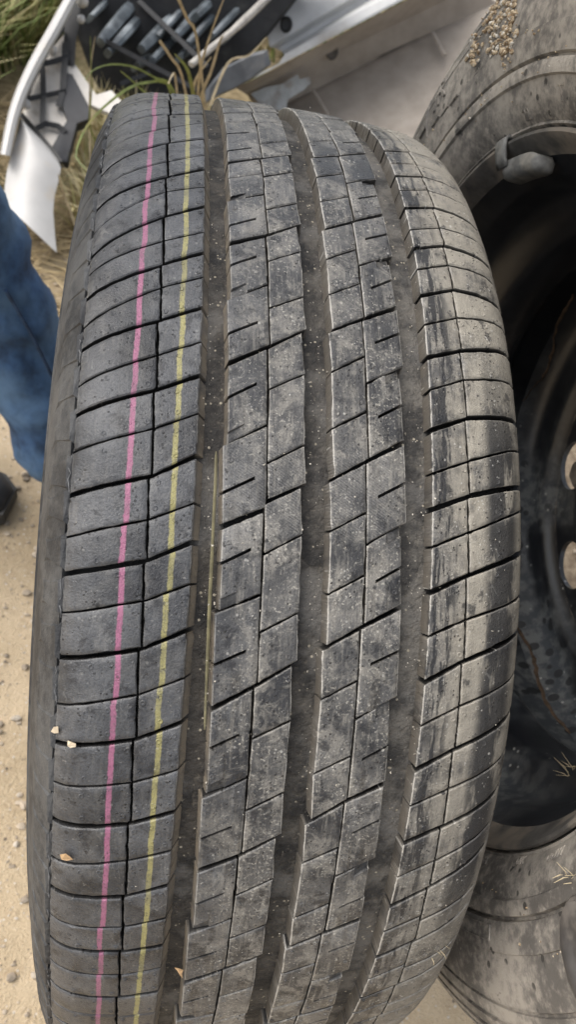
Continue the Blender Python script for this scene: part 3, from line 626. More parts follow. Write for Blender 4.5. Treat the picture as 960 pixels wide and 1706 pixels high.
def ground_mat():
    q = Mat('sandy_ground', .95, .15); P = q.pos(); sx = q.n('SeparateXYZ', Vector=P)
    n1 = q.noise(P, 6, 6, .6); n2 = q.noise(P, 60, 5, .65); n3 = q.noise(P, 420, 3, .6)
    c = q.mix(q.ramp(n1, .35, .65), (.43, .335, .215), (.58, .46, .31))
    c = q.mix(q.math('MULTIPLY', q.ramp(n2, .5, .75), .5), c, (.33, .24, .15)); c = q.mix(q.math('MULTIPLY', q.ramp(n3, .52, .75), .45), c, (.66, .56, .42))
    st = q.math('MULTIPLY', q.ramp(q.voro(P, 150), .24, .16), q.ramp(n2, .45, .6)); c = q.mix(st, c, (.60, .55, .47))
    st2 = q.math('MULTIPLY', q.ramp(q.voro(P, 95), .2, .13), q.ramp(q.noise(P, 30, 3), .5, .6)); c = q.mix(st2, c, (.20, .16, .12))
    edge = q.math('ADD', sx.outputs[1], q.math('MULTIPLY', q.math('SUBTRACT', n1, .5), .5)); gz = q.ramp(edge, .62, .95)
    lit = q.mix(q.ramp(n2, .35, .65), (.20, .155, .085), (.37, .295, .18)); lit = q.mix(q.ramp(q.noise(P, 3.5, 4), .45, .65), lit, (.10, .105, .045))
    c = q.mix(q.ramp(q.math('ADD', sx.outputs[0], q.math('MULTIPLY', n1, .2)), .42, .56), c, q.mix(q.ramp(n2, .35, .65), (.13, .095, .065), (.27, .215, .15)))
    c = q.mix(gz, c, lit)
    h = q.math('ADD', q.math('MULTIPLY', n2, .7), q.math('MULTIPLY', n3, .5))
    return q.out(c, None, q.bump(h, .8, .006))
M_GROUND = ground_mat()
me = bpy.data.meshes.new('ground'); me.vertices.add(len(Vg)); me.vertices.foreach_set('co', Vg.ravel()); me.loops.add(Fg.size); me.loops.foreach_set('vertex_index', Fg.ravel())
me.polygons.add(len(Fg)); me.polygons.foreach_set('loop_start', np.arange(len(Fg)) * 4); me.polygons.foreach_set('loop_total', np.full(len(Fg), 4)); me.polygons.foreach_set('use_smooth', np.ones(len(Fg), bool))
me.update(); me.validate(); me.materials.append(M_GROUND); go = bpy.data.objects.new('ground', me); C.objects.link(go); go['kind'] = 'structure'; go['label'] = 'dry sandy ground with small stones'
# loose stones on the sand
gv = MB()
for i in range(5200):
    x, y = (rng.uniform(-.42, -.10), rng.uniform(-.45, .95)) if i % 4 else (rng.uniform(-.1, 1.0), rng.uniform(-.45, 1.0))
    if np.hypot(x - .0, y / 2) < .09: continue
    r = .0008 + .0045 * rng.random() ** 7; gv.add(*blob((x, y, float(ground_z(x, y)) + r * .35), (r * 1.2, r, r * .7)))
M_STONE = simple('stone', (.34, .28, .21), .9, .5, 45, .3, dirt=(.52, .46, .38), dirt_scale=35)
tag(gv.obj('gravel', M_STONE, kind='stuff'), 'loose small stones scattered over the sandy ground', 'gravel')
# ---------------------------------------------------------------- grass behind
def leaf_mat(name, cols, scale=3.0):
    q = Mat(name, .65, .3); P = q.pos(); a = q.attr('hue').outputs['Fac']; n1 = q.noise(P, scale, 2)
    c = cols[0]
    for i, k in enumerate(cols[1:]): c = q.mix(q.ramp(q.math('ADD', a, q.math('MULTIPLY', q.math('SUBTRACT', n1, .5), .35)), (i + .3) / len(cols) + .1, (i + .9) / len(cols) + .1), c, k)
    q.b.inputs['Subsurface Weight'].default_value = 0.0
    return q.out(c)
M_GRASS = leaf_mat('grass_blades', [(.16, .21, .055), (.27, .27, .10), (.42, .36, .18), (.56, .48, .30)])
def blades(n, region, hmin, hmax, wmul=1.0):
    V = []; F = []; H = []
    for i in range(n):
        x, y = region()
        h = rng.uniform(hmin, hmax); w = rng.uniform(.0016, .0036) * wmul; az = rng.uniform(0, 6.28); ln = h * rng.uniform(.25, 1.0)
        dx, dy = math.cos(az), math.sin(az); z0 = float(ground_z(x, y)) - .004; b = len(V); hue = rng.random()
        for t in (0, .35, .7, 1.0):
            ww = w * (1 - t ** 2) + .0002; off = ln * t * t; zz = z0 + h * (t - .28 * t * t * (ln / h))
            V += [(x + dx * off - dy * ww, y + dy * off + dx * ww, zz), (x + dx * off + dy * ww, y + dy * off - dx * ww, zz)]; H += [hue * .9 + .1 * t] * 2
        for q in range(3): F.append((b + 2 * q, b + 2 * q + 1, b + 2 * q + 3, b + 2 * q + 2))
    return V, F, H
def reg_far():
    while True:
        y = 1.0 + 3.6 * rng.random() ** 1.4; x = rng.uniform(-1.7, 1.9)
        if x > -.46 and y < 1.75 + .25 * max(x, 0): continue
        return x, y
V, F, H = blades(15000, reg_far, .10, .42, 1.3)
def reg_left():
    while True:
        x = rng.uniform(-.85, -.22); y = 1.15 + 1.9 * rng.random() ** 1.2
        if y > 1.24 + max(x + .50, -.3) * 2.6: return x, y
Va, Fa, Ha = blades(10000, reg_left, .07, .25, 1.5)
b = len(V); V += Va; F += [tuple(i + b for i in f) for f in Fa]; H += [h * .8 for h in Ha]
V2, F2, H2 = blades(2600, lambda: (rng.uniform(-.21, .02), .92 + .42 * rng.random()), .03, .12)
b = len(V); V += V2; F += [tuple(i + b for i in f) for f in F2]; H += [h * .6 + .35 for h in H2]
tag(mesh_obj('grass', V, F, M_GRASS, attrs=dict(hue=H), kind='stuff'), 'green and straw coloured rough grass growing behind the scrap', 'grass')
# fallen straw on the ground at the edge of the grass
sv = MB()
for i in range(700):
    x, y = rng.uniform(-.45, .15), rng.uniform(.55, 1.35); a = rng.uniform(0, 3.14); l = rng.uniform(.03, .13); z = float(ground_z(x, y)) + rng.uniform(.001, .012)
    sv.add(*tube([(x - l * math.cos(a), y - l * math.sin(a), z), (x, y, z + .006), (x + l * math.cos(a), y + l * math.sin(a), z + rng.uniform(0, .01))], rng.uniform(.0006, .0016), 4))
tag(sv.obj('straw_litter', simple('straw', (.40, .31, .17), .8, .35, 40, .1), kind='stuff'), 'fallen dry straw lying where the sand meets the grass', 'straw')
# ---------------------------------------------------------------- tall grass beside the tyre: one plant, a mesh per blade
M_B_GREEN = simple('green_blade', (.20, .24, .06), .55, .3, 60, .1, dirt=(.34, .28, .09), dirt_scale=9)
M_B_STRAW = simple('straw_blade', (.47, .39, .25), .7, .3, 60, .1, dirt=(.52, .42, .27), dirt_scale=14)
base = at_z(300, 190, 0.0)
tuft = empty('grass_tuft', 'tuft of tall bent green and straw blades rising behind the top of the striped tyre', 'grass tuft', (float(base[0]), float(base[1]), 0))
def blade(px, t0, t1, w, mat, name='blade'):
    n = len(px); P = [at(x, y, t0 + (t1 - t0) * i / (n - 1)) for i, (x, y) in enumerate(px)]
    P = spline(P, 16); k = len(P); V = []; F = []
    for i in range(k):
        t = nrm(P[min(i + 1, k - 1)] - P[max(i - 1, 0)]); side = nrm(np.cross(t, CAM - P[i])); nn = np.cross(side, t); q = i / (k - 1)
        ww = .5 * (w * (1 - .75 * q ** 2) if w > 0 else -w)
        V += [P[i] - side * ww, P[i] - nn * ww * .35 , P[i] + side * ww, P[i] + nn * ww * .12]
    for i in range(k - 1):
        for j in range(4): F.append((i * 4 + j, i * 4 + (j + 1) % 4, i * 4 + 4 + (j + 1) % 4, i * 4 + 4 + j))
    F += [(3, 2, 1, 0), tuple(range(4 * k - 4, 4 * k))]
    return mesh_obj(name, V, F, mat, tuft)
blade([(305, 200), (284, 141), (261, 131), (224, 112), (186, 107), (156, 116), (141, 133)], 1.25, 1.02, .0030, M_B_GREEN)
blade([(300, 205), (280, 141), (250, 137), (219, 144), (181, 171), (151, 201), (133, 232), (126, 262), (144, 282)], 1.25, .92, .0034, M_B_GREEN)
blade([(330, 205), (319, 142), (310, 112), (291, 90)], 1.2, 1.1, .0055, M_B_GREEN)
blade([(318, 200), (302, 124), (285, 96), (266, 68)], 1.2, 1.0, -.0033, M_B_STRAW, 'cut_stalk')
blade([(345, 210), (328, 66), (312, 32), (296, -4)], 1.25, 1.02, -.0035, M_B_STRAW, 'cut_stalk')
blade([(328, 210), (330, 150), (336, 105), (355, 45), (376, -10)], 1.25, 1.1, .0040, M_B_STRAW)
blade([(338, 210), (336, 160), (352, 118), (366, 70), (372, 60)], 1.25, 1.15, .0046, M_B_STRAW)
blade([(326, 205), (322, 160), (327, 130), (352, 95)], 1.25, 1.2, .0042, M_B_STRAW)
blade([(300, 210), (292, 130), (287, 125), (280, 140)], 1.2, 1.1, .0030, M_B_STRAW)
blade([(350, 175), (380, 105), (415, 92), (444, 62)], 1.45, 1.45, .0040, M_B_STRAW)
blade([(300, 180), (250, 160), (215, 130), (200, 118)], 1.2, 1.1, .0030, M_B_GREEN)
blade([(150, 300), (149, 200), (150, 120), (158, 60)], 1.3, 1.25, .0028, M_B_STRAW)
blade([(180, 260), (150, 215), (152, 150), (150, 60)], 1.3, 1.2, .0026, M_B_GREEN)
blade([(140, 420), (120, 360), (104, 318), (96, 290)], 1.35, 1.3, .0040, M_B_STRAW)
# pale stick lying on the scrap
V, F = tube(spline([at(318, 108, 1.52), at(352, 80, 1.55), at(395, 45, 1.58), at(440, 2, 1.62), at(470, -30, 1.66)], 14), [.0062] * 7 + [.0074] * 7, 8, .8)
tag(mesh_obj('stick', V, F, simple('weathered_wood', (.34, .32, .29), .8, .25, 50, .4)), 'thin pale grey stick leaning across the dark ribbed plastic', 'stick')
# ---------------------------------------------------------------- scrap: white bumper corner with its black lattice
def dep(x, y): return 1.40 + (418 - y) / 418 * .32
def bp_(pts, dz=0.0): return [at(x, y, dep(x, y) + dz) for x, y in pts]
M_WHITE = simple('white_paint', (.47, .458, .438), .35, .05, 30, .05, dirt=(.50, .45, .38), dirt_scale=16, dlo=.56, dhi=.75)
M_INNER = simple('bare_bumper_inside', (.66, .62, .56), .6, .08, 30, .1, dirt=(.36, .31, .25), dirt_scale=14, dlo=.52, dhi=.72)
M_BLACK = simple('black_plastic', (.010, .0105, .012), .5, .3, 80, .2, dirt=(.035, .035, .034), dirt_scale=20, dlo=.55, dhi=.75)
bl = at_z(93, 420, 0)
bump = empty('bumper_corner', 'broken white car bumper corner with black lattice, in the grass above the blue jeans', 'bumper', (float(bl[0]), float(bl[1]), 0.0))
lc = spline([(134, -25, 0), (117, 0, 0), (92, 46, 0), (53, 116, 0), (25, 183, 0), (8, 258, 0)], 18)
band = MB(); V = []; F = []
for i, (x, y, _) in enumerate(lc):
    w = 9 + 2.5 * math.sin(i / 17 * 3.1); tx = lc[min(i + 1, 17)] - lc[max(i - 1, 0)]; nx_, ny_ = -tx[1], tx[0]; l = math.hypot(nx_, ny_); nx_, ny_ = nx_ / l, ny_ / l
    for k, dz in ((-1, .004), (-.7, -.006), (0, -.010), (.7, -.006), (1, .004), (.9, .03), (-.9, .03)): V.append(at(x + nx_ * w * k, y + ny_ * w * k, dep(x, y) - .03 + dz))
for i in range(17):
    for j in range(7): F.append((i * 7 + j, i * 7 + (j + 1) % 7, i * 7 + 7 + (j + 1) % 7, i * 7 + 7 + j))
F += [tuple(range(6, -1, -1)), tuple(range(17 * 7, 18 * 7))]
mesh_obj('edge_lip', V, F, M_WHITE, bump)
# lower panel, curved
A_ = [(33, 199), (22, 240), (12, 275), (5, 335)]; B_ = [(100, 270), (99, 290), (88, 340), (94, 420)]
A_ = spline([(a, b, 0) for a, b in [(33, 197), (24, 235), (11, 285), (5, 337)]], 12); B_ = spline([(a, b, 0) for a, b in [(36, 200), (70, 235), (99, 272), (97, 300), (88, 345), (94, 421)]], 12)
V = []; F = []; cols = 8
for side in (0, 1):
    for i in range(12):
        for j in range(cols):
            t = j / (cols - 1); x = A_[i][0] + (B_[i][0] - A_[i][0]) * t; y = A_[i][1] + (B_[i][1] - A_[i][1]) * t
            V.append(at(x, y, dep(x, y) - .02 * math.sin(math.pi * t) + .012 * side + .02 * (1 - t) * 0))
n1_ = 12 * cols
for s_ in (0, 1):
    for i in range(11):
        for j in range(cols - 1):
            f = (i * cols + j, (i + 1) * cols + j, (i + 1) * cols + j + 1, i * cols + j + 1); F.append(tuple(q + s_ * n1_ for q in (f if s_ == 0 else f[::-1])))
ed = [i * cols for i in range(12)] + [11 * cols + j for j in range(1, cols)] + [i * cols + cols - 1 for i in range(10, -1, -1)] + [j for j in range(cols - 2, 0, -1)]
for a, b_ in zip(ed, ed[1:] + ed[:1]): F.append((b_, a, a + n1_, b_ + n1_))
mesh_obj('side_panel', V, F, M_WHITE, bump)
V, F = slab(bp_([(112, 50), (62, 112), (34, 196), (98, 268), (122, 210), (112, 150), (120, 60)], .036), .006); mesh_obj('backing_panel', V, F, M_INNER, bump)
V, F = slab(bp_([(116, 95), (160, 158), (186, 150), (205, 170), (185, 190), (150, 175), (140, 190), (108, 120)], .04), .008, .002); mesh_obj('inner_panel', V, F, M_INNER, bump)
def strip(pts, w, dz, mat, name, parent, th=.008):
    V = []; F = []; P = [np.array(p, float) for p in pts]; k = len(P)
    for i, p in enumerate(P):
        t = P[min(i + 1, k - 1)] - P[max(i - 1, 0)]; n_ = np.array([-t[1], t[0]]) / np.hypot(*t)
        ww = w[i] if isinstance(w, (list, tuple)) else w
        for sgn, q in ((1, 0), (-1, 0), (-1, 1), (1, 1)): X = p + n_ * ww * sgn; V.append(at(X[0], X[1], dep(*p) + dz + q * th))
    for i in range(k - 1):
        for j in range(4): F.append((i * 4 + j, i * 4 + (j + 1) % 4, i * 4 + 4 + (j + 1) % 4, i * 4 + 4 + j))
    F += [(3, 2, 1, 0), tuple(range(4 * k - 4, 4 * k))]
    return mesh_obj(name, V, F, mat, parent, angle=30)
for pts, w in (([(34, 190), (62, 222), (86, 250), (100, 270)], 3.5), ([(70, 104), (72, 160), (70, 205)], 4.0), ([(108, 70), (107, 110), (104, 150), (97, 178)], 4.5), ([(40, 166), (70, 160), (110, 152)], 3.8), ([(64, 108), (90, 102), (116, 94)], 4.2),
               ([(60, 214), (76, 206), (96, 210), (108, 220)], 4.2), ([(104, 44), (84, 74), (66, 108), (50, 140), (40, 170)], 4.5)):
    strip(pts, w * 1.2, .018, M_BLACK, 'lattice_bar', bump)
M_BRACKET = simple('dark_bracket', (.017, .018, .022), .5, .25, 60, .2, dirt=(.045, .046, .05), dirt_scale=18)
V, F = slab(bp_([(108, 118), (120, 122), (150, 180), (148, 198), (128, 206), (112, 268), (98, 268), (86, 245), (100, 218), (112, 200), (104, 178), (98, 160)], .022), .02, .003); mesh_obj('bracket', V, F, M_BRACKET, bump)
strip([(122, -20), (120, 30), (116, 70), (118, 110)], [10, 13, 10, 6], .035, M_BLACK, 'lattice_bar', bump, .02)
for x, y, r in ((87, 84, 7), (43, 174, 7), (137, 3, 9), (135, 32, 6)):
    V, F = blob(at(x, y, dep(x, y) + .018), r / FPX * 1.6, .12, 2); mesh_obj('clip_tab', V, F, M_WHITE, bump)
# ---------------------------------------------------------------- scrap: heap of dark ribbed plastic, a grille
M_SLAT = simple('grey_slat_plastic', (.10, .115, .125), .33, .35, 40, .2, dirt=(.30, .33, .345), dirt_scale=16, dlo=.5, dhi=.7)
gb = at_z(300, 150, 0)
gr = empty('plastic_grille', 'dark car grille of blue-grey ribbed slats lying in the grass behind the striped tyre', 'grille', (float(gb[0]), float(gb[1]), 0))
P = [at(x, y, 1.86) for x, y in ((118, -60), (128, 60), (160, 150), (250, 175), (345, 160), (440, 70), (560, -80))]
V, F = slab(P, .10, .01); mesh_obj('housing', V, F, M_BLACK, gr)
def slat(a, b, w, t, up=.016):
    A = at(*a, t); B = at(*b, t + .10); n = 9; V = []; F = []; ax = nrm(B - A); vw = nrm(CAM - A); sd_ = nrm(np.cross(ax, vw)); up_ = np.cross(sd_, ax)
    hw = w / FPX * t / 2
    for i in range(n):
        q = i / (n - 1); e = math.sin(math.pi * min(max(q, .04), .96)) ** .14; c = A + (B - A) * q + up_ * .004 * math.sin(q * 9 + a[0])
        for k in range(8):
            w_ = 2 * math.pi * k / 8; V.append(c + sd_ * hw * e * math.copysign(abs(math.cos(w_)) ** .6, math.cos(w_)) + up_ * up * e * math.copysign(abs(math.sin(w_)) ** .6, math.sin(w_)))
    for i in range(n - 1):
        for j in range(8): F.append((i * 8 + j, i * 8 + (j + 1) % 8, i * 8 + 8 + (j + 1) % 8, i * 8 + 8 + j))
    F += [tuple(range(7, -1, -1)), tuple(range(8 * n - 8, 8 * n))]
    return mesh_obj('slat', V, F, M_SLAT, gr)
for a, b, w in (((166, 72), (236, -12), 17), ((180, 88), (248, 12), 15), ((196, 76), (262, -14), 10), ((236, 82), (312, 6), 17), ((252, 104), (300, 52), 13), ((262, 62), (330, -14), 10), ((292, 62), (352, -4), 14), ((312, 74), (372, 8), 11), ((326, 28), (368, -16), 14), ((352, 62), (420, -10), 10), ((300, 96), (332, 66), 12), ((226, 112), (262, 86), 12), ((150, 30), (196, -16), 9), ((372, 70), (428, 8), 9)):
    slat(a, b, w, 1.80 + rng.uniform(-.02, .02))
for a, b in (((160, 60), (330, 150)), ((230, 0), (345, 110)), ((250, 120), (200, 140))):
    strip([a, ((a[0] + b[0]) / 2, (a[1] + b[1]) / 2), b], 4, .12, M_BLACK, 'cross_rib', gr, .03)
# dark plastic trim between grille and sill
tb = at_z(390, 150, 0)
V, F = slab([at(x, y, 1.72) for x, y in ((338, 175), (342, 150), (372, 112), (420, 88), (446, 82), (452, 108), (420, 132), (388, 150), (364, 160))], .045, .008)
tag(mesh_obj('plastic_trim', V, F, simple('trim_plastic', (.075, .080, .088), .5, .2, 40, .2, dirt=(.16, .16, .16), dirt_scale=14)), 'flat dark grey plastic trim piece wedged against the left end of the grey body panel', 'trim')
# ---------------------------------------------------------------- scrap: grey car body panel with a flange and a fold
sb = at_z(560, 200, 0)
sill = empty('body_panel', 'long pale grey car body panel with a folded dusty flange, lying behind the two tyres', 'car panel', (float(sb[0]), float(sb[1]), 0))
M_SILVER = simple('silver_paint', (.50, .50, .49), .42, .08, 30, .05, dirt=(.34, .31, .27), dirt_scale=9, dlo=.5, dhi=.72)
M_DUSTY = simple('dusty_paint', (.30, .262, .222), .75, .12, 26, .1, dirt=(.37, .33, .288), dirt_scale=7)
def panel(rows, name, mat, th=.004, n=14):
    """rows: polylines ((x, y, distance) ...) each running along the panel; a sheet through them with thickness"""
    R = [spline(r, n) if len(r) > 2 else np.array([np.array(r[0]) + (np.array(r[1]) - np.array(r[0])) * i / (n - 1) for i in range(n)]) for r in rows]
    V = []; F = []; m_ = len(R)
    for z in (0, th):
        for r in R:
            for x, y, t in r: V.append(at(x, y, t + z))
    o_ = m_ * n
    for i in range(m_ - 1):
        for j in range(n - 1):
            f = (i * n + j, (i + 1) * n + j, (i + 1) * n + j + 1, i * n + j + 1); F.append(f); F.append(tuple(q + o_ for q in f[::-1]))
    ed = [j for j in range(n)] + [i * n + n - 1 for i in range(1, m_)] + [(m_ - 1) * n + j for j in range(n - 2, -1, -1)] + [i * n for i in range(m_ - 2, 0, -1)]
    for a, b in zip(ed, ed[1:] + ed[:1]): F.append((a, b, b + o_, a + o_))
    return mesh_obj(name, V, F, mat, sill, angle=28)
# upper face, its groove and the bright flange along its edge
panel([((438, -60, 2.02), (560, -120, 2.12)), ((440, 0, 1.94), (610, -90, 2.06)), ((441, 32, 1.915), (640, -72, 2.04)), ((446, 60, 1.90), (655, -62, 2.03)), ((449, 78, 1.895), (664, -50, 2.025)), ((462, 82, 1.925), (690, -58, 2.05)), ((470, 86, 1.925), (700, -50, 2.05)), ((474, 92, 1.875), (708, -42, 2.0)), ((462, 109, 1.868), (730, -36, 1.995)), ((455, 112, 1.885), (732, -33, 2.01))], 'upper_face', M_SILVER)
panel([((391, 141, 1.845), (462, 107, 1.866), (731, -36, 1.992)), ((392, 144, 1.845), (463, 110, 1.866), (733, -32, 1.992))], 'flange_edge', M_SILVER, .02)
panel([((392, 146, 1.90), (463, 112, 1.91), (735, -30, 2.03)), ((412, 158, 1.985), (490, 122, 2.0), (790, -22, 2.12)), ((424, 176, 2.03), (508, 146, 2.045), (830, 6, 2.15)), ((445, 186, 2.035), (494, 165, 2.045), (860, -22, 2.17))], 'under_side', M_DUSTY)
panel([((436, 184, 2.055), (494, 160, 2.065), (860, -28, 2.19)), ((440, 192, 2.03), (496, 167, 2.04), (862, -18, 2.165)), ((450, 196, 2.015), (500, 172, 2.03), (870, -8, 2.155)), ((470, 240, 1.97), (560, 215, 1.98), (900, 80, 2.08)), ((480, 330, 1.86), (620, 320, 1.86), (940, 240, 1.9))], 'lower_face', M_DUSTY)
# silver patch where the dust is rubbed away, holes and welded seams
V, F = slab([at(x, y, 1.965) for x, y in ((418, 156), (440, 146), (470, 140), (496, 124), (500, 132), (516, 128), (519, 138), (506, 150), (480, 166), (476, 185), (440, 182))], .003); mesh_obj('bare_patch', V, F, simple('bare_metal', (.40, .42, .43), .45, .15, 40, .1, dirt=(.28, .26, .24), dirt_scale=30), sill)
def plug(x, y, t, r, name, mat):
    c = at(x, y, t); d = nrm(CAM - c); a = nrm(np.cross(d, (0, 0, 1))); b_ = np.cross(d, a); V = []; k = 20
    for rr, z in ((r * 1.15, -.003), (r * 1.1, .002), (r * .9, .003), (r * .78, .0005), (r * .3, .0)):
        for j in range(k): w = 2 * math.pi * j / k; V.append(c + d * z + rr * (math.cos(w) * a * .85 + math.sin(w) * b_))
    F = [(q * k + j, q * k + (j + 1) % k, (q + 1) * k + (j + 1) % k, (q + 1) * k + j) for q in range(4) for j in range(k)] + [tuple(range(4 * k, 5 * k))]
    return mesh_obj(name, V, F, mat, sill)
plug(477, 41, 1.893, .0135, 'rubber_plug', M_BLACK); plug(554, 87, 2.005, .014, 'rubber_plug', simple('dusty_plug', (.10, .09, .08), .7, .2, 60, .1))
for (x0, y0, t0), (x1, y1, t1) in (((522, 150, 2.02), (548, 192, 1.985)), ((722, 54, 2.09), (742, 92, 2.06))):
    mesh_obj('seam', *tube([at(x0, y0, t0 - .004), at((x0 + x1) / 2, (y0 + y1) / 2, (t0 + t1) / 2 - .006), at(x1, y1, t1 - .004)], .006, 8, .5), M_DUSTY, sill)
# ---------------------------------------------------------------- small things lying on the tyre
def on_tyre(x, y, lift=0.0):
    d = RW @ np.array([(x - 480) / FPX, (y - 853) / FPX, 1.0]); d = d / np.linalg.norm(d)
    for t in np.arange(.2, .8, .0005):
        P = CAM + d * t; r = math.hypot(P[1], P[2] - R0)
        if abs(P[0]) < .106 and r < rad(P[0]) + lift: return P
    return CAM + d * .5
P = [on_tyre(x, y, l) for (x, y), l in zip([(360, 752), (359, 800), (356, 860), (353, 930), (349, 1010), (346, 1090), (343, 1160), (341, 1216)], [.0012, -.001, -.0025, -.003, -.003, -.003, -.002, .0012])]
V, F = tube(spline(P, 22), [.0002] + [.0006] * 8 + [.0007] * 8 + [.0005] * 4 + [.0002], 6, .7)
tag(mesh_obj('straw', V, F, simple('dry_straw', (.17, .15, .08), .6, .3, 150, .2)), 'single long dry straw caught in the widest groove beside the yellow line', 'straw')
M_LEAF = simple('dry_leaf', (.55, .36, .19), .7, .2, 300, .2); M_CHIP = simple('pale_chip', (.62, .52, .38), .8, .15, 300, .2)
def scrap(x, y, pts, mat, name, label, cat, lift=.0006):
    V = [on_tyre(x + a, y + b, lift + h) for a, b, h in pts]; k = len(V); c = np.mean(V, axis=0); up = nrm(CAM - c)
    W_ = [v + up * .0004 for v in V] + [v - up * .0009 for v in V]
    F = [tuple(range(k)), tuple(range(2 * k - 1, k - 1, -1))] + [(i, i + k, (i + 1) % k + k, (i + 1) % k) for i in range(k)]
    tag(mesh_obj(name, W_, F, mat, smooth=False), label, cat)
scrap(299, 1618, [(-9, -6, .001), (-2, -5, .002), (6, -2, .002), (4, 4, .001), (5, 12, .0008), (0, 6, .001), (-4, -1, .001)], M_LEAF, 'leaf_scrap', 'tiny torn orange leaf scrap in the groove near the bottom of the striped tyre', 'leaf')
scrap(109, 1430, [(-10, -6, .001), (0, -8, .002), (8, -2, .001), (12, 2, .0005), (2, 4, .001), (-7, 2, .001)], M_LEAF, 'leaf_scrap', 'small curled orange flake on the left shoulder, lower left of the pink line', 'leaf')
scrap(90, 1217, [(-6, 2, .0008), (-1, -6, .002), (6, -7, .002), (7, 4, .001), (0, 5, .001)], M_CHIP, 'stone_chip', 'pale stone chip at the left edge of the tread, higher of two', 'stone chip')
scrap(118, 1240, [(-6, -6, .0008), (0, -4, .002), (8, -1, .0015), (8, 4, .001), (-1, 6, .001), (-6, 3, .001)], M_CHIP, 'stone_chip', 'pale stone chip in a sipe end, just right of and below another', 'stone chip')
dv = MB()
for i in range(2000):      # grains of sand and dust stuck to the tread
    x = rng.uniform(60, 850); y = rng.uniform(170, 1700)
    if mnoise.noise(Vector((x / 45, y / 60, 0))) < .02 or (x < 330 and rng.random() < .75): continue
    P = on_tyre(x, y, .0002)
    if abs(P[0]) > .1: continue
    if rng.random() < .62: P = on_tyre(*[(350 + rng.uniform(-15, 12), y), (525 + rng.uniform(-14, 14), y), (692 + rng.uniform(-16, 18), y)][rng.integers(0, 3)], -.0006)
    dv.add(*blob(P, rng.uniform(.00010, .00026) * (1.0 if rng.random() < .95 else 2.2), .6))
tag(dv.obj('sand_grains', simple('pale_grain', (.46, .42, .35), .8, .3, 300, .2), kind='stuff'), 'pale sand grains sprinkled over the tread of the striped tyre', 'sand grains')
# ---------------------------------------------------------------- bits of dry grass stuck to the tyres
def wisp(x, y, surf, n, L, name, label):
    mb = MB(); c = surf(x, y); up = nrm(CAM - c)
    a0 = rng.uniform(0, 6.28)
    for i in range(n):
        a = a0 + rng.normal() * .45; d = nrm(RW[:, 0] * math.cos(a) + RW[:, 1] * math.sin(a) * .7 + up * rng.uniform(.0, .25)); l = L * rng.uniform(.4, 1)
        cc = c + (RW[:, 0] * rng.normal() + RW[:, 1] * rng.normal()) * L * .3; mb.add(*tube([cc - d * l * .4 + up * .0006, cc + up * .0016 + np.cross(d, up) * l * .12, cc + d * l + up * .001 * rng.random()], [.0001, .00028, .0001], 4))
    tag(mb.obj(name, M_B_STRAW), label, 'dry grass')
wisp(732, 1590, on_tyre, 5, .009, 'grass_wisp', 'wisp of dry grass stuck low on the right shoulder of the striped tyre')
wisp(952, 1284, lambda x, y: wp(.004, *wplane(x, y, .004)) if False else hit(x, y) if hit(x, y) is not None else at(x, y, .45), 8, .012, 'grass_wisp', 'pale wisp of dry grass lying inside the black rim at the right')
def onside(x, y): ph, r = wplane(x, y, .017); return wp(side_s(r), ph, r)
wisp(954, 1462, onside, 7, .008, 'grass_wisp', 'small wisp of dry grass on the wheel sidewall just under the black rim')
# ---------------------------------------------------------------- person in blue jeans standing at the left
M_JEANS = simple('blue_denim', (.032, .072, .148), .85, .45, 60, .4, .004, dirt=(.095, .175, .29), dirt_scale=11, dlo=.40, dhi=.62)
M_SHOE = simple('dark_shoe', (.03, .03, .032), .6, .3, 60, .2); M_SOLE = simple('shoe_sole', (.06, .058, .055), .8, .2, 60, .2)
M_SKIN = simple('skin', (.45, .27, .19), .5, .06, 60, .05); M_JACKET = simple('dark_jacket', (.035, .038, .045), .85, .25, 40, .3); M_HAIR = simple('hair', (.03, .022, .016), .6, .3, 200, .5)
person = empty('person', 'person in blue jeans and dark shoes standing behind the striped tyre at the left edge', 'person', (-.32, .32, 0))
def skin_mesh(name, verts, edges, radii, mat, parent, sub=2):
    me = bpy.data.meshes.new(name); me.from_pydata([tuple(v) for v in verts], edges, []); o = bpy.data.objects.new(name, me); C.objects.link(o)
    o.modifiers.new('skin', 'SKIN'); sv_ = me.skin_vertices[0].data
    for i, r in enumerate(radii): sv_[i].radius = (r, r) if np.isscalar(r) else r
    sv_[0].use_root = True
    ss = o.modifiers.new('sub', 'SUBSURF'); ss.levels = ss.render_levels = sub
    dg = bpy.context.evaluated_depsgraph_get(); ev = o.evaluated_get(dg); m2 = ev.to_mesh()
    V = [np.array(v.co[:]) for v in m2.vertices]; F = [tuple(p.vertices) for p in m2.polygons]; ev.to_mesh_clear(); bpy.data.objects.remove(o)
    return V, F
# front leg is the one in view; the knees bend slightly
ank1 = at(121, 858, 1.0); hem1 = at(112, 812, .985); c1 = at(85, 690, .955); c2 = at(34, 578, .925); c3 = at(-22, 484, .895); kn1 = at(-70, 400, .875)
pel = np.array([-.44, .36, .90]); hip1 = pel + (.03, -.08, -.04); hip2 = pel + (-.03, .09, -.04)
ank2 = np.array([-.46, .36, .10]); kn2 = np.array([-.43, .40, .48])
tv = [pel, hip1, (hip1 + kn1) / 2, kn1, c3, c2, c1, hem1, hip2, (hip2 + kn2) / 2, kn2, (kn2 + ank2) / 2, ank2]
te = [(0, 1), (1, 2), (2, 3), (3, 4), (4, 5), (5, 6), (6, 7), (0, 8), (8, 9), (9, 10), (10, 11), (11, 12)]
tr = [.125, .098, .085, .066, .060, .058, .056, .054, .098, .085, .066, .060, .058]
V, F = skin_mesh('trousers', tv, te, tr, None, None, 3)
axis_ = nrm(hem1 - c3)
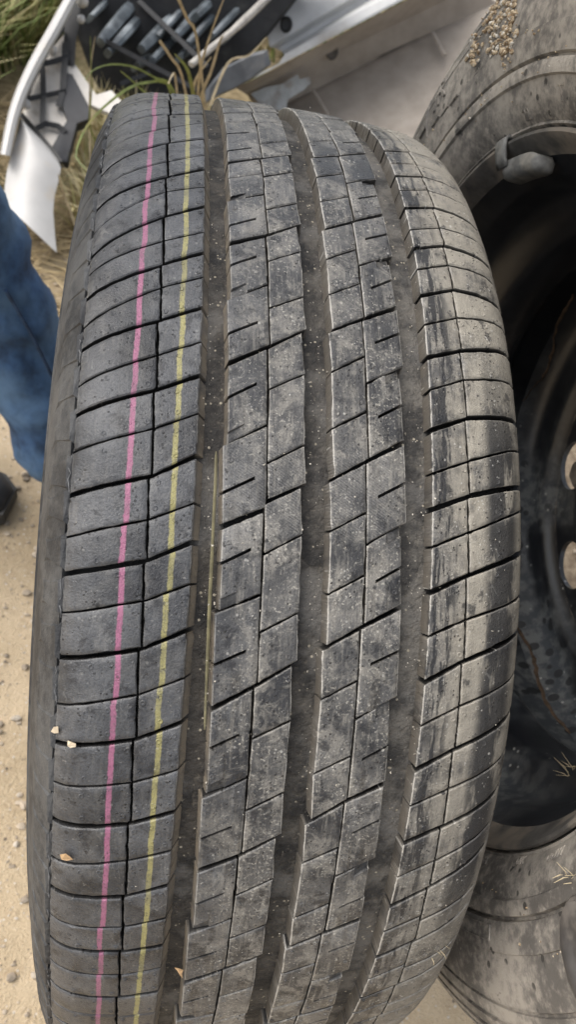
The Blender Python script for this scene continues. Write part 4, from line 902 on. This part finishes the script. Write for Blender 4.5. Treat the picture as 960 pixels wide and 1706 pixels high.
for i, v in enumerate(V):      # creases in the cloth round the knee and above the hem
    q = (v - c3) @ axis_
    V[i] = v + nrm(v - (c3 + axis_ * q)) * (.0016 * math.sin(q * 70 + 14 * mnoise.noise(Vector(v * 8))) + .010 * mnoise.noise(Vector((v[0] * 11, v[1] * 11, v[2] * 30))) + .003 * mnoise.noise(Vector(v * 38))) if v[2] < .6 else v
mesh_obj('trousers', V, F, M_JEANS, person, angle=180)
# outer seam of the trouser leg
def skin_pt(p, r): return p + nrm(CAM - p) * r * .93 + RW[:, 0] * r * .30
V, F = tube(spline([skin_pt(c3, .060), skin_pt(c2, .059), skin_pt(c1, .057), skin_pt(hem1, .055)], 12), .0035, 6, .6)
mesh_obj('seam', V, F, simple('seam_denim', (.018, .040, .085), .85, .4, 90, .3), person)
def shoe(heel, toe_dir, name='shoe'):
    d = nrm([toe_dir[0], toe_dir[1], 0]); s = np.array([-d[1], d[0], 0]); up = np.array([0, 0, 1.0]); prof = [(0, .028, .060, .0), (.03, .035, .085, 0), (.09, .036, .085, 0), (.15, .044, .060, 0), (.21, .046, .048, 0), (.255, .036, .040, 0), (.275, .018, .026, .004)]
    V = []; F = []; k = 12; z0 = float(ground_z(heel[0] + d[0] * .1, heel[1] + d[1] * .1)) + .004
    for x, w, h, lift in prof:
        for j in range(k):
            a = 2 * math.pi * j / k; V.append(np.array([heel[0], heel[1], z0]) + d * x + s * w * math.cos(a) + up * (.018 + (h - .018) * max(math.sin(a), 0) ** .7 if math.sin(a) >= 0 else .018 + .006 * math.sin(a)))
    n = len(prof); F = [(i * k + j, i * k + (j + 1) % k, (i + 1) * k + (j + 1) % k, (i + 1) * k + j) for i in range(n - 1) for j in range(k)] + [tuple(range(k - 1, -1, -1)), tuple(range((n - 1) * k, n * k))]
    o = mesh_obj(name, V, F, M_SHOE, person, angle=60)
    V = [np.array([heel[0], heel[1], z0]) + d * (x * 1.02 - .003) + s * (w + .004) * sg + up * z for x, w, h, l in prof for sg in (-1, 1) for z in (0, .018)]
    F = []
    for i in range(n - 1):
        b = i * 4; F += [(b, b + 1, b + 5, b + 4), (b + 3, b + 2, b + 6, b + 7), (b + 1, b + 3, b + 7, b + 5), (b + 2, b, b + 4, b + 6)]
    F += [(0, 2, 3, 1), (n * 4 - 4, n * 4 - 3, n * 4 - 1, n * 4 - 2)]
    mesh_obj('sole', V, F, M_SOLE, o, smooth=False)
shoe((ank1[0] + .022, ank1[1] - .01), (.35, .94)); tip = at_z(13, 836, .02); dd_ = nrm([.97, -.22, 0]); shoe((tip[0] - dd_[0] * .275, tip[1] - dd_[1] * .275), dd_)
ch = pel + (0, 0, .42); nk = pel + (.01, 0, .56); hd = pel + (.03, 0, .70)
bv = [pel + (0, 0, .05), pel + (0, 0, .22), ch, nk, hd, ch + (.0, -.19, .06), ch + (.02, -.25, -.22), ch + (.16, -.24, -.40), ch + (0, .19, .06), ch + (-.01, .25, -.22), ch + (.05, .27, -.47)]
be = [(0, 1), (1, 2), (2, 3), (3, 4), (2, 5), (5, 6), (6, 7), (2, 8), (8, 9), (9, 10)]
V, F = skin_mesh('body', bv, be, [.12, .125, .13, .055, .085, .062, .045, .030, .062, .045, .030], None, None, 2); mesh_obj('body', V, F, M_SKIN, person, angle=180)
jv = bv[:3] + [pel + (0, 0, .53)] + [bv[5], bv[6], bv[7] * .85 + bv[6] * .15, bv[8], bv[9], bv[10] * .85 + bv[9] * .15]
V, F = skin_mesh('jacket', jv, [(0, 1), (1, 2), (2, 3), (2, 4), (4, 5), (5, 6), (2, 7), (7, 8), (8, 9)], [.145, .145, .15, .075, .078, .060, .047, .078, .060, .047], None, None, 2); mesh_obj('jacket', V, F, M_JACKET, person, angle=180)
V, F = blob(hd + (-.012, 0, .035), (.098, .088, .095), .02, 2); mesh_obj('hair', V, F, M_HAIR, person)
for wr, el in ((bv[7], bv[6]), (bv[10], bv[9])):
    d = nrm(wr - el); s_ = nrm(np.cross(d, (0, 1, .2))); u_ = np.cross(d, s_); hv = [wr, wr + d * .05, wr + d * .09]; he = [(0, 1), (1, 2)]; hr = [.026, (.034, .018), (.034, .016)]
    for f in range(4):
        o_ = s_ * (-.027 + .018 * f); L = (.055, .066, .062, .048)[f]; i0 = len(hv)
        hv += [wr + d * .095 + o_, wr + d * (.095 + L * .55) + o_ + u_ * .008, wr + d * (.095 + L * .9) + o_ + u_ * .022]; he += [(2, i0), (i0, i0 + 1), (i0 + 1, i0 + 2)]; hr += [.0095, .0088, .0075]
    i0 = len(hv); hv += [wr + d * .045 + s_ * -.034, wr + d * .075 + s_ * -.052 + u_ * .01]; he += [(1, i0), (i0, i0 + 1)]; hr += [.011, .009]
    V, F = skin_mesh('hand', hv, he, hr, None, None, 1); mesh_obj('hand', V, F, M_SKIN, person, angle=180)
